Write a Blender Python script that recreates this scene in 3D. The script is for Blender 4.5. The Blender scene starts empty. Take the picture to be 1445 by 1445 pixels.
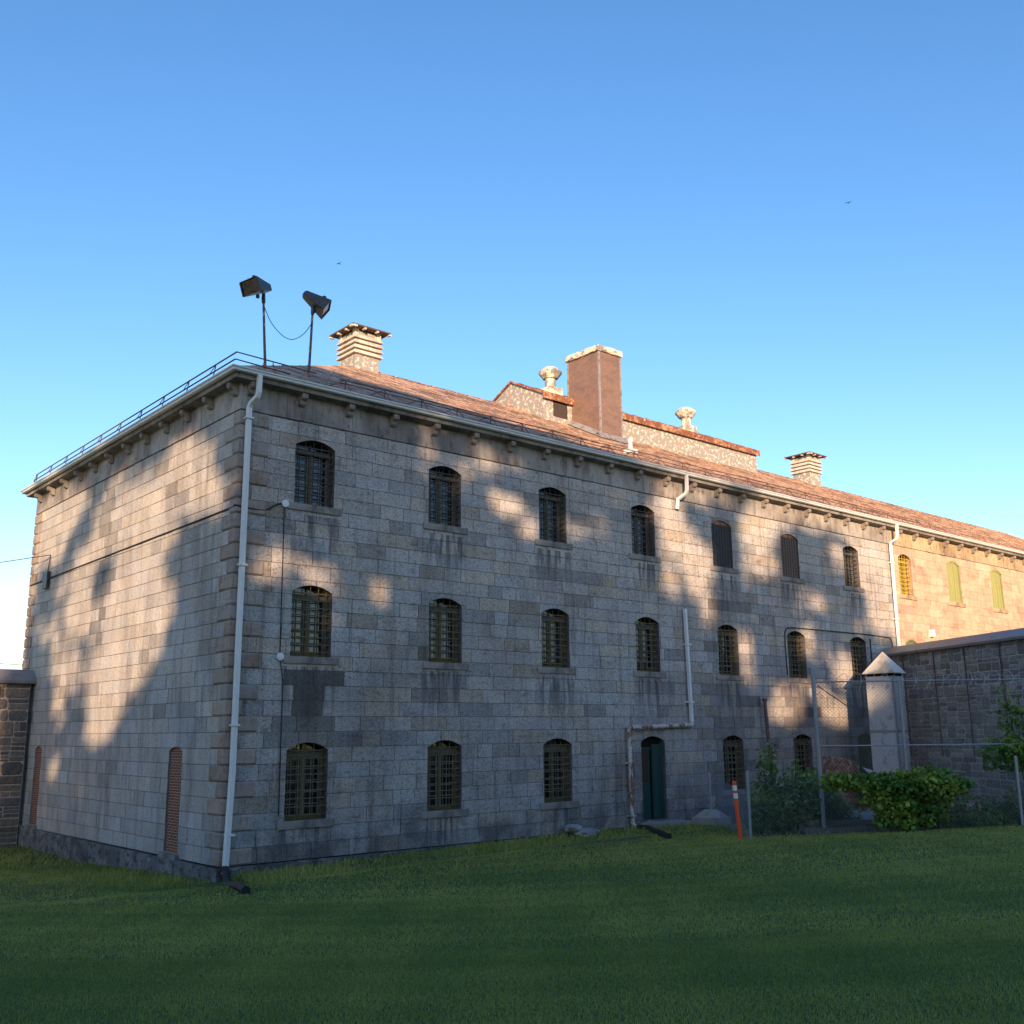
import bpy, bmesh, math, random
import numpy as np
from mathutils import Vector, Matrix
R = math.radians
scene = bpy.context.scene
col = scene.collection
# ------------------------------------------------------------------ camera
YAW, PIT, ROL, FPX = .7126, .2095, -.0091, 1448.25
CAM = Vector((-12.4142, -26.0592, 0.0))
fw = Vector((math.sin(YAW)*math.cos(PIT), math.cos(YAW)*math.cos(PIT), math.sin(PIT)))
r0 = Vector((math.cos(YAW), -math.sin(YAW), 0)); u0 = r0.cross(fw)
rr = r0*math.cos(ROL)+u0*math.sin(ROL); uu = u0*math.cos(ROL)-r0*math.sin(ROL)
cd = bpy.data.cameras.new('camera'); cam = bpy.data.objects.new('camera', cd); col.objects.link(cam)
cam.matrix_world = Matrix(((rr.x, uu.x, -fw.x, CAM.x), (rr.y, uu.y, -fw.y, CAM.y), (rr.z, uu.z, -fw.z, CAM.z), (0, 0, 0, 1)))
cd.sensor_width = 36; cd.lens = 36*FPX/1445; cd.clip_end = 3000; cd.clip_start = .1
scene.camera = cam
# ------------------------------------------------------------------ light
AZ, EL = R(38), R(12)
w = bpy.data.worlds.new('World'); scene.world = w; w.use_nodes = True
nt = w.node_tree; bg = nt.nodes['Background']
sky = nt.nodes.new('ShaderNodeTexSky'); sky.sky_type = 'NISHITA'; sky.sun_disc = False
sky.sun_elevation = EL; sky.sun_rotation = R(180)+AZ; sky.air_density = 1.0; sky.dust_density = .5; sky.ozone_density = 1.6
hs = nt.nodes.new('ShaderNodeHueSaturation'); hs.inputs['Saturation'].default_value = 1.27; hs.inputs['Hue'].default_value = .502; nt.links.new(sky.outputs[0], hs.inputs['Color']); tn = nt.nodes.new('ShaderNodeMixRGB'); tn.blend_type = 'MULTIPLY'; tn.inputs[0].default_value = 1; tn.inputs[2].default_value = (.97, .94, 1.02, 1); nt.links.new(hs.outputs[0], tn.inputs[1]); nt.links.new(tn.outputs[0], bg.inputs[0]); bg.inputs[1].default_value = .128
sd = bpy.data.lights.new('sun', 'SUN'); sun = bpy.data.objects.new('sun', sd); col.objects.link(sun)
sd.energy = 4.5; sd.angle = R(.5); sd.color = (1, .655, .385)
sdir = Vector((-math.sin(AZ)*math.cos(EL), -math.cos(AZ)*math.cos(EL), math.sin(EL)))
sun.rotation_euler = sdir.to_track_quat('Z', 'Y').to_euler()
vs = scene.view_settings; vs.view_transform = 'Standard'; vs.look = 'None'; vs.exposure = 1.22; vs.gamma = 1; vs.use_curve_mapping = False
# ------------------------------------------------------------------ helpers
rng = random.Random(7)
class MB:
    def __init__(s): s.v = []; s.f = []; s.c = []
    def quad(s, pts, c=None):
        n = len(s.v); s.v += [tuple(p) for p in pts]; s.f.append(tuple(range(n, n+len(pts)))); s.c.append(c or (1, 1, 1))
    def box(s, x0, x1, y0, y1, z0, z1, c=None, M=None):
        P = [Vector((x, y, z)) for z in (z0, z1) for y in (y0, y1) for x in (x0, x1)]
        if M is not None: P = [M @ p for p in P]
        for q in ((0, 2, 3, 1), (4, 5, 7, 6), (0, 1, 5, 4), (2, 6, 7, 3), (0, 4, 6, 2), (1, 3, 7, 5)): s.quad([P[i] for i in q], c)
    def tube(s, pts, r, n=8, c=None, r2=None, cap=True):
        pts = [Vector(p) for p in pts]; rings = []; k = len(pts)
        prev = None
        for i, p in enumerate(pts):
            d = (pts[min(i+1, k-1)]-pts[max(i-1, 0)]).normalized()
            a = prev if prev is not None else (Vector((0, 0, 1)) if abs(d.z) < .9 else Vector((1, 0, 0)))
            x = (a-d*a.dot(d)).normalized(); prev = x; y = d.cross(x)
            rad = r if r2 is None else r+(r2-r)*i/(k-1)
            if isinstance(r, (list, tuple)): rad = r[i]
            rings.append([p+(x*math.cos(t)+y*math.sin(t))*rad for t in [2*math.pi*j/n+math.pi/n for j in range(n)]])
        b = len(s.v)
        for g in rings: s.v += [tuple(p) for p in g]
        for i in range(k-1):
            for j in range(n):
                s.f.append((b+i*n+j, b+i*n+(j+1) % n, b+(i+1)*n+(j+1) % n, b+(i+1)*n+j)); s.c.append(c or (1, 1, 1))
        if cap:
            s.f.append(tuple(b+j for j in range(n))[::-1]); s.f.append(tuple(b+(k-1)*n+j for j in range(n))); s.c += [c or (1, 1, 1)]*2
    def lathe(s, c0, prof, n=16, c=None):
        s.tube([(c0[0], c0[1], c0[2]+z) for z, _ in prof], [q for _, q in prof], n, c)
    def build(s, name, mat, parent=None, smooth=False, loc=None, rot=None):
        me = bpy.data.meshes.new(name); me.from_pydata(s.v, [], s.f); me.update()
        at = me.color_attributes.new('tint', 'FLOAT_COLOR', 'CORNER')
        arr = np.ones((len(me.loops), 4), dtype=np.float32)
        cc = np.array(s.c, dtype=np.float32); ln = np.array([len(f) for f in s.f])
        arr[:, :3] = np.repeat(cc, ln, axis=0); at.data.foreach_set('color', arr.ravel())
        if smooth:
            me.polygons.foreach_set('use_smooth', [True]*len(me.polygons))
            if hasattr(me, 'set_sharp_from_angle'): me.set_sharp_from_angle(angle=R(40))
        me.materials.append(mat)
        o = bpy.data.objects.new(name, me); col.objects.link(o)
        if parent is not None: o.parent = parent
        if loc: o.location = loc
        if rot: o.rotation_euler = rot
        return o
def tag(o, label=None, cat=None, group=None, kind=None):
    if label: o['label'] = label
    if cat: o['category'] = cat
    if group: o['group'] = group
    if kind: o['kind'] = kind
    return o
def empty(name, loc, label, cat, group=None, rz=0):
    o = bpy.data.objects.new(name, None); col.objects.link(o); o.location = loc; o.rotation_euler.z = rz
    return tag(o, label, cat, group)
def copy_tree(o, parent=None):
    c = o.copy(); col.objects.link(c); c.parent = parent
    for ch in list(o.children): copy_tree(ch, c)
    return c
def chaikin(pts, k=2):
    pts = [Vector(p) for p in pts]
    for _ in range(k):
        q = [pts[0]]
        for a, b in zip(pts, pts[1:]): q += [a*.75+b*.25, a*.25+b*.75]
        pts = q+[pts[-1]]
    return pts
# ------------------------------------------------------------------ materials
def mat(name, color=(.5, .5, .5), rough=.8, metal=0., tint=False, noises=(), bump=(), spec=.3, streak=None, brick=None):
    """noises: (scale, lo, hi, colour, stretch) patches mixed over the base; bump: (scale, strength, distance)"""
    m = bpy.data.materials.new(name); m.use_nodes = True; t = m.node_tree; N = t.nodes; L = t.links
    b = N['Principled BSDF']; b.inputs['Roughness'].default_value = rough; b.inputs['Metallic'].default_value = metal
    b.inputs['Specular IOR Level'].default_value = spec
    tc = N.new('ShaderNodeTexCoord'); cur = None
    rgb = N.new('ShaderNodeRGB'); rgb.outputs[0].default_value = (*color, 1); cur = rgb.outputs[0]
    if brick:
        mp = N.new('ShaderNodeMapping'); mp.inputs['Rotation'].default_value = brick.get('rot', (0, 0, 0)); L.new(tc.outputs['Object'], mp.inputs[0])
        bt = N.new('ShaderNodeTexBrick'); L.new(mp.outputs[0], bt.inputs[0])
        bt.inputs['Scale'].default_value = 1; bt.inputs['Brick Width'].default_value = brick['w']; bt.inputs['Row Height'].default_value = brick['h']
        bt.inputs['Mortar Size'].default_value = brick['m']; bt.inputs['Color1'].default_value = (*color, 1)
        bt.inputs['Color2'].default_value = (*brick['c2'], 1); bt.inputs['Mortar'].default_value = (*brick['mc'], 1); bt.inputs['Mortar Smooth'].default_value = .3
        cur = bt.outputs['Color']
    if tint:
        a = N.new('ShaderNodeAttribute'); a.attribute_name = 'tint'
        mx = N.new('ShaderNodeMixRGB'); mx.blend_type = 'MULTIPLY'; mx.inputs[0].default_value = 1
        L.new(cur, mx.inputs[1]); L.new(a.outputs['Color'], mx.inputs[2]); cur = mx.outputs[0]
    for sc, lo, hi, cl, st in noises:
        mp = N.new('ShaderNodeMapping'); mp.inputs['Scale'].default_value = st; L.new(tc.outputs['Object'], mp.inputs[0])
        n = N.new('ShaderNodeTexNoise'); n.inputs['Scale'].default_value = sc; n.inputs['Detail'].default_value = 6; n.inputs['Roughness'].default_value = .62
        L.new(mp.outputs[0], n.inputs['Vector'])
        r = N.new('ShaderNodeMapRange'); r.inputs['From Min'].default_value = lo; r.inputs['From Max'].default_value = hi
        r.inputs['To Max'].default_value = cl[3] if len(cl) > 3 else 1
        L.new(n.outputs['Fac'], r.inputs['Value'])
        mx = N.new('ShaderNodeMixRGB'); mx.inputs[2].default_value = (*cl[:3], 1)
        if len(cl) > 4: mx.blend_type = 'MULTIPLY'
        L.new(r.outputs[0], mx.inputs[0]); L.new(cur, mx.inputs[1]); cur = mx.outputs[0]
    L.new(cur, b.inputs['Base Color'])
    prev = None
    for sc, stg, dist in bump:
        n = N.new('ShaderNodeTexNoise'); n.inputs['Scale'].default_value = sc; n.inputs['Detail'].default_value = 5; L.new(tc.outputs['Object'], n.inputs['Vector'])
        bp = N.new('ShaderNodeBump'); bp.inputs['Strength'].default_value = stg; bp.inputs['Distance'].default_value = dist
        L.new(n.outputs['Fac'], bp.inputs['Height'])
        if prev: L.new(prev, bp.inputs['Normal'])
        prev = bp.outputs[0]
    if brick:
        bp = N.new('ShaderNodeBump'); bp.inputs['Strength'].default_value = .6; bp.inputs['Distance'].default_value = brick.get('bd', .01); bp.invert = True
        L.new(bt.outputs['Fac'], bp.inputs['Height'])
        if prev: L.new(prev, bp.inputs['Normal'])
        prev = bp.outputs[0]
    if prev: L.new(prev, b.inputs['Normal'])
    return m
ONE = (1, 1, 1); VERT = (1, 1, .12)
M = {}
M['granite'] = mat('granite', (1, 1, 1), .85, tint=True, noises=[
    (.9, .5, .72, (.62, .60, .60, .8, 1), (1, 1, .35)), (3.2, .52, .74, (.55, .54, .56, .75, 1), VERT), (1.6, .55, .75, (1.0, .88, .72, .6, 1), ONE),
    (.55, .52, .60, (.70, .69, .70, .6, 1), (1, 1.5, .35)), (26, .50, .66, (.52, .52, .55, .65, 1), ONE), (60, .54, .7, (.45, .44, .46, .5, 1), ONE), (9, .60, .72, (.5, .48, .46, .6, 1), ONE)],
    bump=[(22, .9, .028), (6, .8, .045)])
def sill_stains(m):
    t = m.node_tree; N = t.nodes; L = t.links; b = N['Principled BSDF']; src = b.inputs['Base Color'].links[0].from_socket
    tc = N.new('ShaderNodeTexCoord'); sp = N.new('ShaderNodeSeparateXYZ'); L.new(tc.outputs['Object'], sp.inputs[0])
    def mth(op, a, b_=None, c=None):
        n = N.new('ShaderNodeMath'); n.operation = op
        for i, v in enumerate((a, b_, c)):
            if v is None: continue
            if isinstance(v, (int, float)): n.inputs[i].default_value = v
            else: L.new(v, n.inputs[i])
        return n.outputs[0]
    def mr(v, a, b_, c=0., d=1.):
        n = N.new('ShaderNodeMapRange'); n.interpolation_type = 'SMOOTHSTEP'
        for k, x in zip(('From Min', 'From Max', 'To Min', 'To Max'), (a, b_, c, d)): n.inputs[k].default_value = x
        L.new(v, n.inputs['Value']); return n.outputs[0]
    fx = mth('ABSOLUTE', mth('SUBTRACT', mth('FRACT', mth('DIVIDE', mth('ADD', sp.outputs[0], -.02), 4.8)), .5))
    mx_ = mr(fx, .13, .215, 1., 0.)
    fz = mth('FRACT', mth('DIVIDE', mth('ADD', sp.outputs[2], 2.55), 4.37)); mz = mr(fz, .52, 1., 0., 1.)
    mp = N.new('ShaderNodeMapping'); mp.inputs['Scale'].default_value = (3.4, 1, .38); L.new(tc.outputs['Object'], mp.inputs[0])
    n = N.new('ShaderNodeTexNoise'); n.inputs['Scale'].default_value = 1.5; n.inputs['Detail'].default_value = 5; L.new(mp.outputs[0], n.inputs['Vector'])
    f = mth('MULTIPLY', mth('MULTIPLY', mx_, mz), mr(n.outputs['Fac'], .42, .6)); f = mth('MULTIPLY', f, .85)
    # damp dirt creeping up from the ground
    n2 = N.new('ShaderNodeTexNoise'); n2.inputs['Scale'].default_value = 1.1; n2.inputs['Detail'].default_value = 6; L.new(tc.outputs['Object'], n2.inputs['Vector'])
    g = mth('MULTIPLY', mr(sp.outputs[2], -3.5, -1.9, 1., 0.), mr(n2.outputs['Fac'], .42, .6, 0., .75)); f = mth('MAXIMUM', f, g)
    x = N.new('ShaderNodeMixRGB'); x.inputs[2].default_value = (.085, .08, .088, 1); L.new(f, x.inputs[0]); L.new(src, x.inputs[1]); L.new(x.outputs[0], b.inputs['Base Color'])
M['granitefront'] = mat('granite_front', (1, 1, 1), .85, tint=True, noises=[
    (.7, .5, .72, (.72, .70, .70, .8, 1), (1, 1, .5)), (3.2, .52, .74, (.6, .58, .6, .7, 1), VERT), (1.6, .6, .78, (1.0, .9, .76, .5, 1), ONE),
    (26, .50, .64, (.48, .48, .51, .7, 1), ONE), (60, .54, .7, (.45, .44, .46, .5, 1), ONE), (11, .54, .66, (.5, .48, .47, .7, 1), ONE), (2.3, .58, .66, (.55, .5, .46, .65, 1), (.6, 1, 1.4)), (.33, .50, .62, (.74, .70, .68, .7, 1), (1, 1, .8)), (2.2, .55, .66, (.60, .57, .56, .7, 1), (1.6, 1, .09)), (16, .60, .68, (.30, .29, .29, .7, 1), (1, 1, 1.2))],
    bump=[(22, .9, .03), (6, .8, .05)])
sill_stains(M['granitefront'])
M['sandstone'] = mat('sandstone', (1, 1, 1), .9, tint=True, noises=[(5, .55, .62, (.72, .62, .58, .8, 1), (3.5, 1, .4)), (.8, .52, .6, (.82, .74, .70, .8, 1), (1, 1, 1.6)),
    (2.5, .5, .72, (.68, .62, .60, .7, 1), (1, 1, 3.5)), (14, .55, .7, (.7, .66, .62, .6, 1), (1, 1, 2.5)), (1.1, .55, .75, (.6, .57, .58, .6, 1), VERT)],
    bump=[(16, .5, .012), (4, .5, .02)])
M['trimstone'] = mat('trimstone', (1, 1, 1), .85, tint=True, noises=[(.5, .48, .60, (.62, .58, .58, .85, 1), (1, 1, .6)), (6, .56, .66, (.42, .40, .42, .7, 1), (1, 1, .5)),
    (1.6, .48, .7, (.5, .5, .54, .85, 1), (1, 1, .5)), (5, .5, .7, (.55, .52, .5, .7, 1), VERT), (30, .5, .7, (.7, .7, .7, .6, 1), ONE)],
    bump=[(24, .35, .008)])
M['plinth'] = mat('plinthstone', (.12, .12, .125), .9, tint=True, noises=[(1.4, .5, .62, (.27, .255, .235, .8), ONE), (2.5, .52, .6, (.05, .055, .045, .8), (1, 1, 2)), (9, .5, .7, (.06, .06, .065, .7), ONE)], bump=[(10, .7, .03)])
M['roof'] = mat('rusty_roof', (.42, .265, .165), .6, spec=.35, brick=dict(w=1.5, h=.8, m=.014, c2=(.45, .32, .22), mc=(.09, .05, .04), rot=(0, 0, R(33)), bd=.02), noises=[
    (.6, .50, .57, (.16, .12, .10, .8), (1, 1.6, 1)), (1.1, .53, .63, (.56, .42, .31, .8), (.5, 1.4, 1.4)), (2.2, .54, .60, (.30, .12, .06, .85), (.6, 1, 1)), (4, .57, .66, (.12, .08, .07, .8), (.5, 2, 1)), (9, .6, .68, (.46, .38, .32, .7), (.5, 2, 1))], bump=[(6, .5, .03), (1.3, .6, .10)])
M['rust'] = mat('rust_red', (.185, .072, .04), .8, noises=[(3, .5, .62, (.42, .24, .15, .8), (.5, 1, 1)), (8, .55, .65, (.5, .42, .36, .8), ONE), (5, .52, .7, (.12, .04, .025), ONE)], bump=[(12, .3, .01)])
M['copper'] = mat('brown_sheet', (.22, .145, .115), .5, metal=.25, noises=[(1.3, .48, .62, (.15, .11, .10, .8), (1, 1, 2.4)), (4, .54, .64, (.33, .20, .13, .7), (1, 1, 4)), (40, .5, .7, (.28, .17, .13, .5), ONE)], bump=[(3, .3, .02)])
M['peel'] = mat('peeling_paint', (.60, .55, .46), .8, noises=[(3.0, .50, .54, (.23, .23, .23), ONE), (7, .6, .66, (.40, .20, .11, .8), (1, 1, .5))], bump=[(7, .3, .01)])
M['peel2'] = mat('flaking_paint', (.25, .245, .24), .8, noises=[(5.5, .53, .58, (.58, .53, .47), ONE), (9, .52, .6, (.22, .22, .23, .9), ONE), (2, .62, .68, (.42, .2, .1, .8), VERT)], bump=[(7, .3, .01)])
M['cream'] = mat('cream_paint', (.50, .47, .42), .75, noises=[(4, .52, .6, (.34, .31, .28, .85), (1, 1, .4))])
M['gutter'] = mat('pale_gutter', (.56, .58, .60), .4, spec=.5, noises=[(4, .55, .7, (.40, .39, .38, .7), (.4, 1, 1))])
M['pipe_white'] = mat('white_pipe_paint', (.66, .68, .70), .45, spec=.5, noises=[(5, .58, .7, (.5, .45, .40, .6), VERT)])
M['pipe_rust'] = mat('rusty_white_pipe', (.52, .49, .46), .7, noises=[(6, .50, .58, (.22, .10, .055), (1, 1, .4)), (17, .56, .62, (.12, .05, .03, .9), ONE)], bump=[(30, .3, .004)])
M['rustpole'] = mat('rusty_pole', (.10, .08, .085), .7, noises=[(5, .5, .6, (.22, .08, .045), (1, 1, .5)), (8, .58, .64, (.42, .38, .36, .9), (1, 1, .6))])
M['lead'] = mat('lead_flashing', (.27, .27, .29), .55, metal=.2, noises=[(4, .5, .62, (.17, .15, .14), ONE)])
M['capmetal'] = mat('dark_rusted_cap', (.09, .06, .05), .7, noises=[(5, .55, .65, (.20, .10, .07), ONE)])
M['dark'] = mat('dark_metal', (.03, .033, .04), .45, spec=.5, noises=[(7, .5, .65, (.06, .055, .055), ONE)])
M['iron'] = mat('wrought_iron', (.045, .044, .048), .6, noises=[(8, .55, .65, (.10, .06, .045, .7), ONE)])
M['rail'] = mat('roof_iron', (.10, .07, .065), .7, noises=[(4, .5, .65, (.17, .07, .05), ONE)])
M['olive'] = mat('olive_frame', (.14, .11, .04), .7, noises=[(5, .55, .65, (.14, .12, .07, .8), VERT)])
M['barbrown'] = mat('rusty_olive_bars', (.125, .105, .055), .7, noises=[(9, .5, .62, (.06, .05, .04), ONE)])
M['headboard'] = mat('weathered_board', (.15, .14, .115), .85, noises=[(7, .5, .65, (.08, .075, .06), (.3, 1, 3))])
M['yellow'] = mat('yellow_frame', (.42, .31, .05), .7)
M['greyframe'] = mat('grey_sash', (.16, .17, .17), .6)
M['shutter'] = mat('green_boards', (.235, .27, .10), .75, noises=[(6, .5, .62, (.45, .38, .19, .9), (8, 1, .08)), (3, .6, .7, (.3, .16, .06, .5), VERT)])
M['darkshutter'] = mat('dull_green_boards', (.12, .135, .075), .8, noises=[(6, .5, .62, (.18, .17, .10, .9), (8, 1, .08))])
M['door'] = mat('green_door', (.018, .055, .048), .55, noises=[(3, .5, .7, (.025, .07, .06, .7), VERT)])
M['doorglass'] = mat('brown_panel', (.06, .03, .022), .5)
M['black'] = mat('dark_interior', (.008, .008, .01), .9)
M['hose'] = mat('black_plastic', (.015, .016, .02), .5)
M['screen'] = mat('window_screen', (.055, .06, .07), .8, noises=[(3, .5, .7, (.12, .105, .085, .6), ONE)])
M['screenb'] = mat('rusty_window_screen', (.16, .125, .10), .8, noises=[(3, .5, .7, (.10, .09, .085, .7), ONE)])
M['brickred'] = mat('infill_brick', (.21, .07, .042), .9, brick=dict(w=.235, h=.078, m=.012, c2=(.14, .045, .03), mc=(.34, .27, .21), rot=(R(-90), 0, R(0)), bd=.012), bump=[(30, .3, .005)])
M['coping'] = mat('metal_coping', (.25, .25, .26), .5, metal=.3, noises=[(2, .5, .7, (.18, .15, .14, .7), ONE)])
M['concrete'] = mat('concrete', (.30, .29, .27), .9, noises=[(3, .5, .7, (.18, .17, .16, .8), ONE)], bump=[(12, .5, .02)])
M['galv'] = mat('galvanised_steel', (.30, .33, .37), .5, metal=.5, noises=[(6, .5, .7, (.22, .22, .23, .7), VERT)])
M['wire'] = mat('fence_wire', (.22, .25, .29), .5, metal=.5)
M['razor'] = mat('razor_wire_steel', (.5, .5, .5), .4, metal=.5)
M['orange'] = mat('orange_plastic', (.75, .10, .035), .5)
M['reflect'] = mat('pale_band', (.72, .68, .62), .4)
M['white'] = mat('white_plastic', (.75, .75, .73), .5)
M['shaft'] = mat('pale_shaft_paint', (.46, .47, .49), .6, noises=[(2.6, .53, .62, (.22, .24, .28, .7), (1, 1, .6)), (7, .6, .7, (.3, .27, .24, .5), VERT)])
M['shaftcap'] = mat('stained_white_cap', (.62, .60, .55), .6, noises=[(1.3, .5, .62, (.42, .25, .10, .9), (1, 1, .5))])
M['timber'] = mat('old_timber', (.17, .155, .14), .9, noises=[(6, .5, .7, (.08, .075, .07, .8), (.3, 6, 6))], bump=[(20, .5, .01)])
M['rubble'] = mat('rubble_stone', (.30, .30, .29), .9, noises=[(3, .5, .65, (.14, .14, .14, .8), ONE)], bump=[(8, .6, .04)])
M['cable'] = mat('black_cable', (.02, .022, .026), .6)
M['cablegreen'] = mat('green_cable', (.015, .075, .085), .5)
M['bark'] = mat('bark', (.10, .075, .055), .95, bump=[(12, .8, .03)])
def leafmat(name, c1, c2, trans=.35):
    m = bpy.data.materials.new(name); m.use_nodes = True; t = m.node_tree; N = t.nodes; L = t.links; b = N['Principled BSDF']
    a = N.new('ShaderNodeAttribute'); a.attribute_name = 'tint'
    mx = N.new('ShaderNodeMixRGB'); mx.inputs[1].default_value = (*c1, 1); mx.inputs[2].default_value = (*c2, 1); L.new(a.outputs['Fac'], mx.inputs[0])
    L.new(mx.outputs[0], b.inputs['Base Color']); b.inputs['Roughness'].default_value = .5; b.inputs['Specular IOR Level'].default_value = .35
    tr = N.new('ShaderNodeBsdfTranslucent'); L.new(mx.outputs[0], tr.inputs[0]); ms = N.new('ShaderNodeMixShader'); ms.inputs[0].default_value = trans
    L.new(b.outputs[0], ms.inputs[1]); L.new(tr.outputs[0], ms.inputs[2]); L.new(ms.outputs[0], N['Material Output'].inputs[0]); return m
M['leaf'] = leafmat('broad_leaves', (.07, .18, .035), (.34, .44, .08))
M['leafdark'] = leafmat('dark_leaves', (.07, .15, .05), (.25, .36, .12))
M['leafsap'] = leafmat('bright_leaves', (.07, .17, .04), (.32, .44, .08))
M['treeleaf'] = leafmat('tree_leaves', (.03, .07, .02), (.06, .12, .03), .1)
M['grassblade'] = leafmat('grass_blades', (.16, .225, .048), (.42, .42, .10), .25)
M['soil'] = mat('lawn_soil', (.085, .12, .035), .95, noises=[(.35, .5, .66, (.12, .16, .045, .8), ONE), (1.7, .55, .66, (.075, .075, .035, .5), ONE), (30, .45, .65, (.018, .03, .012, .8), ONE)], bump=[(40, .6, .03)])
M['dirt'] = mat('bare_dirt', (.085, .08, .07), .95, noises=[(1.5, .5, .65, (.05, .06, .035, .9), ONE), (20, .5, .65, (.13, .12, .11, .8), ONE)], bump=[(20, .7, .03)])
def rubblemat(name, stones, mortar, scale, stretch):
    m = bpy.data.materials.new(name); m.use_nodes = True; t = m.node_tree; N = t.nodes; L = t.links; b = N['Principled BSDF']
    b.inputs['Roughness'].default_value = .9
    a = N.new('ShaderNodeAttribute'); a.attribute_name = 'tint'; L.new(a.outputs['Color'], b.inputs['Base Color'])
    tc = N.new('ShaderNodeTexCoord'); n = N.new('ShaderNodeTexNoise'); n.inputs['Scale'].default_value = 9; n.inputs['Detail'].default_value = 6; L.new(tc.outputs['Object'], n.inputs['Vector'])
    mx = N.new('ShaderNodeMixRGB'); mx.blend_type = 'MULTIPLY'; mx.inputs[0].default_value = .6
    cr = N.new('ShaderNodeMapRange'); cr.inputs['From Min'].default_value = .35; cr.inputs['From Max'].default_value = .65; cr.inputs['To Min'].default_value = .55; cr.inputs['To Max'].default_value = 1.3
    L.new(n.outputs['Fac'], cr.inputs['Value']); L.new(a.outputs['Color'], mx.inputs[1]); L.new(cr.outputs[0], mx.inputs[2]); L.new(mx.outputs[0], b.inputs['Base Color'])
    bp = N.new('ShaderNodeBump'); bp.inputs['Distance'].default_value = .03; bp.inputs['Strength'].default_value = .6; L.new(n.outputs['Fac'], bp.inputs['Height']); L.new(bp.outputs[0], b.inputs['Normal'])
    return m
M['fieldstone'] = rubblemat('fieldstone', None, None, 1, ONE)
def glassmat():
    m = bpy.data.materials.new('window_glass'); m.use_nodes = True; b = m.node_tree.nodes['Principled BSDF']
    b.inputs['Base Color'].default_value = (.010, .012, .016, 1); b.inputs['Roughness'].default_value = .08; b.inputs['IOR'].default_value = 1.65; b.inputs['Specular IOR Level'].default_value = .6
    N = m.node_tree.nodes; L = m.node_tree.links; tc = N.new('ShaderNodeTexCoord'); n = N.new('ShaderNodeTexNoise'); n.inputs['Scale'].default_value = 2.2; L.new(tc.outputs['Object'], n.inputs['Vector'])
    bp = N.new('ShaderNodeBump'); bp.inputs['Distance'].default_value = .02; bp.inputs['Strength'].default_value = .5; L.new(n.outputs['Fac'], bp.inputs['Height']); L.new(bp.outputs[0], b.inputs['Normal'])
    return m
M['glass'] = glassmat()
# ------------------------------------------------------------------ terrain
def ss(a, b, x):
    t = min(1, max(0, (x-a)/(b-a))); return t*t*(3-2*t)
def gz(x, y):
    D = math.hypot(max(-x, 0), max(-y, 0)) if not (x < 0 and y > 0) else -x
    if x >= 0 and y <= 0: D = -y
    base = -3.62+.2*ss(0, 13, x)*(1 if y < 3 else 0)-.34*ss(0, 11, y)
    base -= .2*(1-ss(-.4, .5, x))*ss(-3, -.6, y)
    z = base+.14*ss(1.9, 3.2, D)+1.73*min(1, max(0, (D-4.5)/24.4))**1.12
    z += .05*math.sin(x*.31+1)*math.cos(y*.27)*min(1, D/6)
    return z
GX = [-400, -200, -100, -60]+[-42+.7*i for i in range(0, 146)]+[75, 110, 180, 400]
GY = [-400, -200, -100, -60]+[-36+.7*i for i in range(0, 90)]+[45, 70, 120, 200, 400]
mb = MB(); nx = len(GX)
mb.v = [(x, y, gz(x, y)) for y in GY for x in GX]
for j in range(len(GY)-1):
    for i in range(nx-1):
        a = j*nx+i; mb.f.append((a, a+1, a+1+nx, a+nx)); mb.c.append(ONE)
ground = mb.build('ground', M['soil'], smooth=True); tag(ground, kind='structure')
FD = Vector((.757, -.653, 0)); FA = Vector((12.7, -7.3, 0)); FN = Vector((.653, .757, 0))   # low fence line
def in_dirt(x, y):
    if y > -.3 or x < 12: return False
    d = (Vector((x, y, 0))-FA); s = d.dot(FN)+.18*math.sin(x*1.7)+.15*math.sin(y*2.3)
    return s > .1 and x > 18.3+.6*math.sin(y*1.3)-1.5*ss(-3, -7, y)*3
mb = MB()
q = .35
for i in range(int(12/q), int(50/q)):
    for j in range(int(-34/q), 0):
        x, y = i*q, j*q
        if in_dirt(x+q/2, y+q/2): mb.quad([(a, b, gz(a, b)+.012) for a, b in ((x, y), (x+q, y), (x+q, y+q), (x, y+q))])
dirt = mb.build('dirt_patch', M['dirt']); tag(dirt, kind='structure')
# ------------------------------------------------------------------ building
mb = MB(); sx = [3+.3*i for i in range(33)]
for a, b in zip(sx, sx[1:]):
    f1 = lambda t: (-.3-.26*t-.2*math.sin(t*.8)-.1*math.sin(t*2.9), .2+.2*abs(math.sin(t*1.3))+.07*math.sin(t*5.1))
    (ya, wa), (yb, wb) = f1(a), f1(b); mb.quad([(x, y, gz(x, y)+.006) for x, y in ((a, ya-wa), (b, yb-wb), (b, yb+wb), (a, ya+wa))])
tag(mb.build('soil_strip', M['dirt']), kind='structure')
bld = empty('stone_building', (0, 0, 0), 'long three storey grey granite cellblock with barred windows and rusty hipped roof', 'building')
LEN, DEP = 80., 18.65
CH = .4262; ZB = -3.4; NC = 29; ZT = ZB+NC*CH        # wall field
SX = 35.15
RISE = .2
COLS = [2.42, 7.22, 12.0, 16.75, 21.6, 26.42, 31.42, 36.45, 41.6, 46.7, 51.5]
WW = 1.32
ROWS = [(6.5, 8.47), (2.1, 4.14), (-2.37, -.28)]
openings = []   # xc, w, zb, ztop, kind
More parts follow.
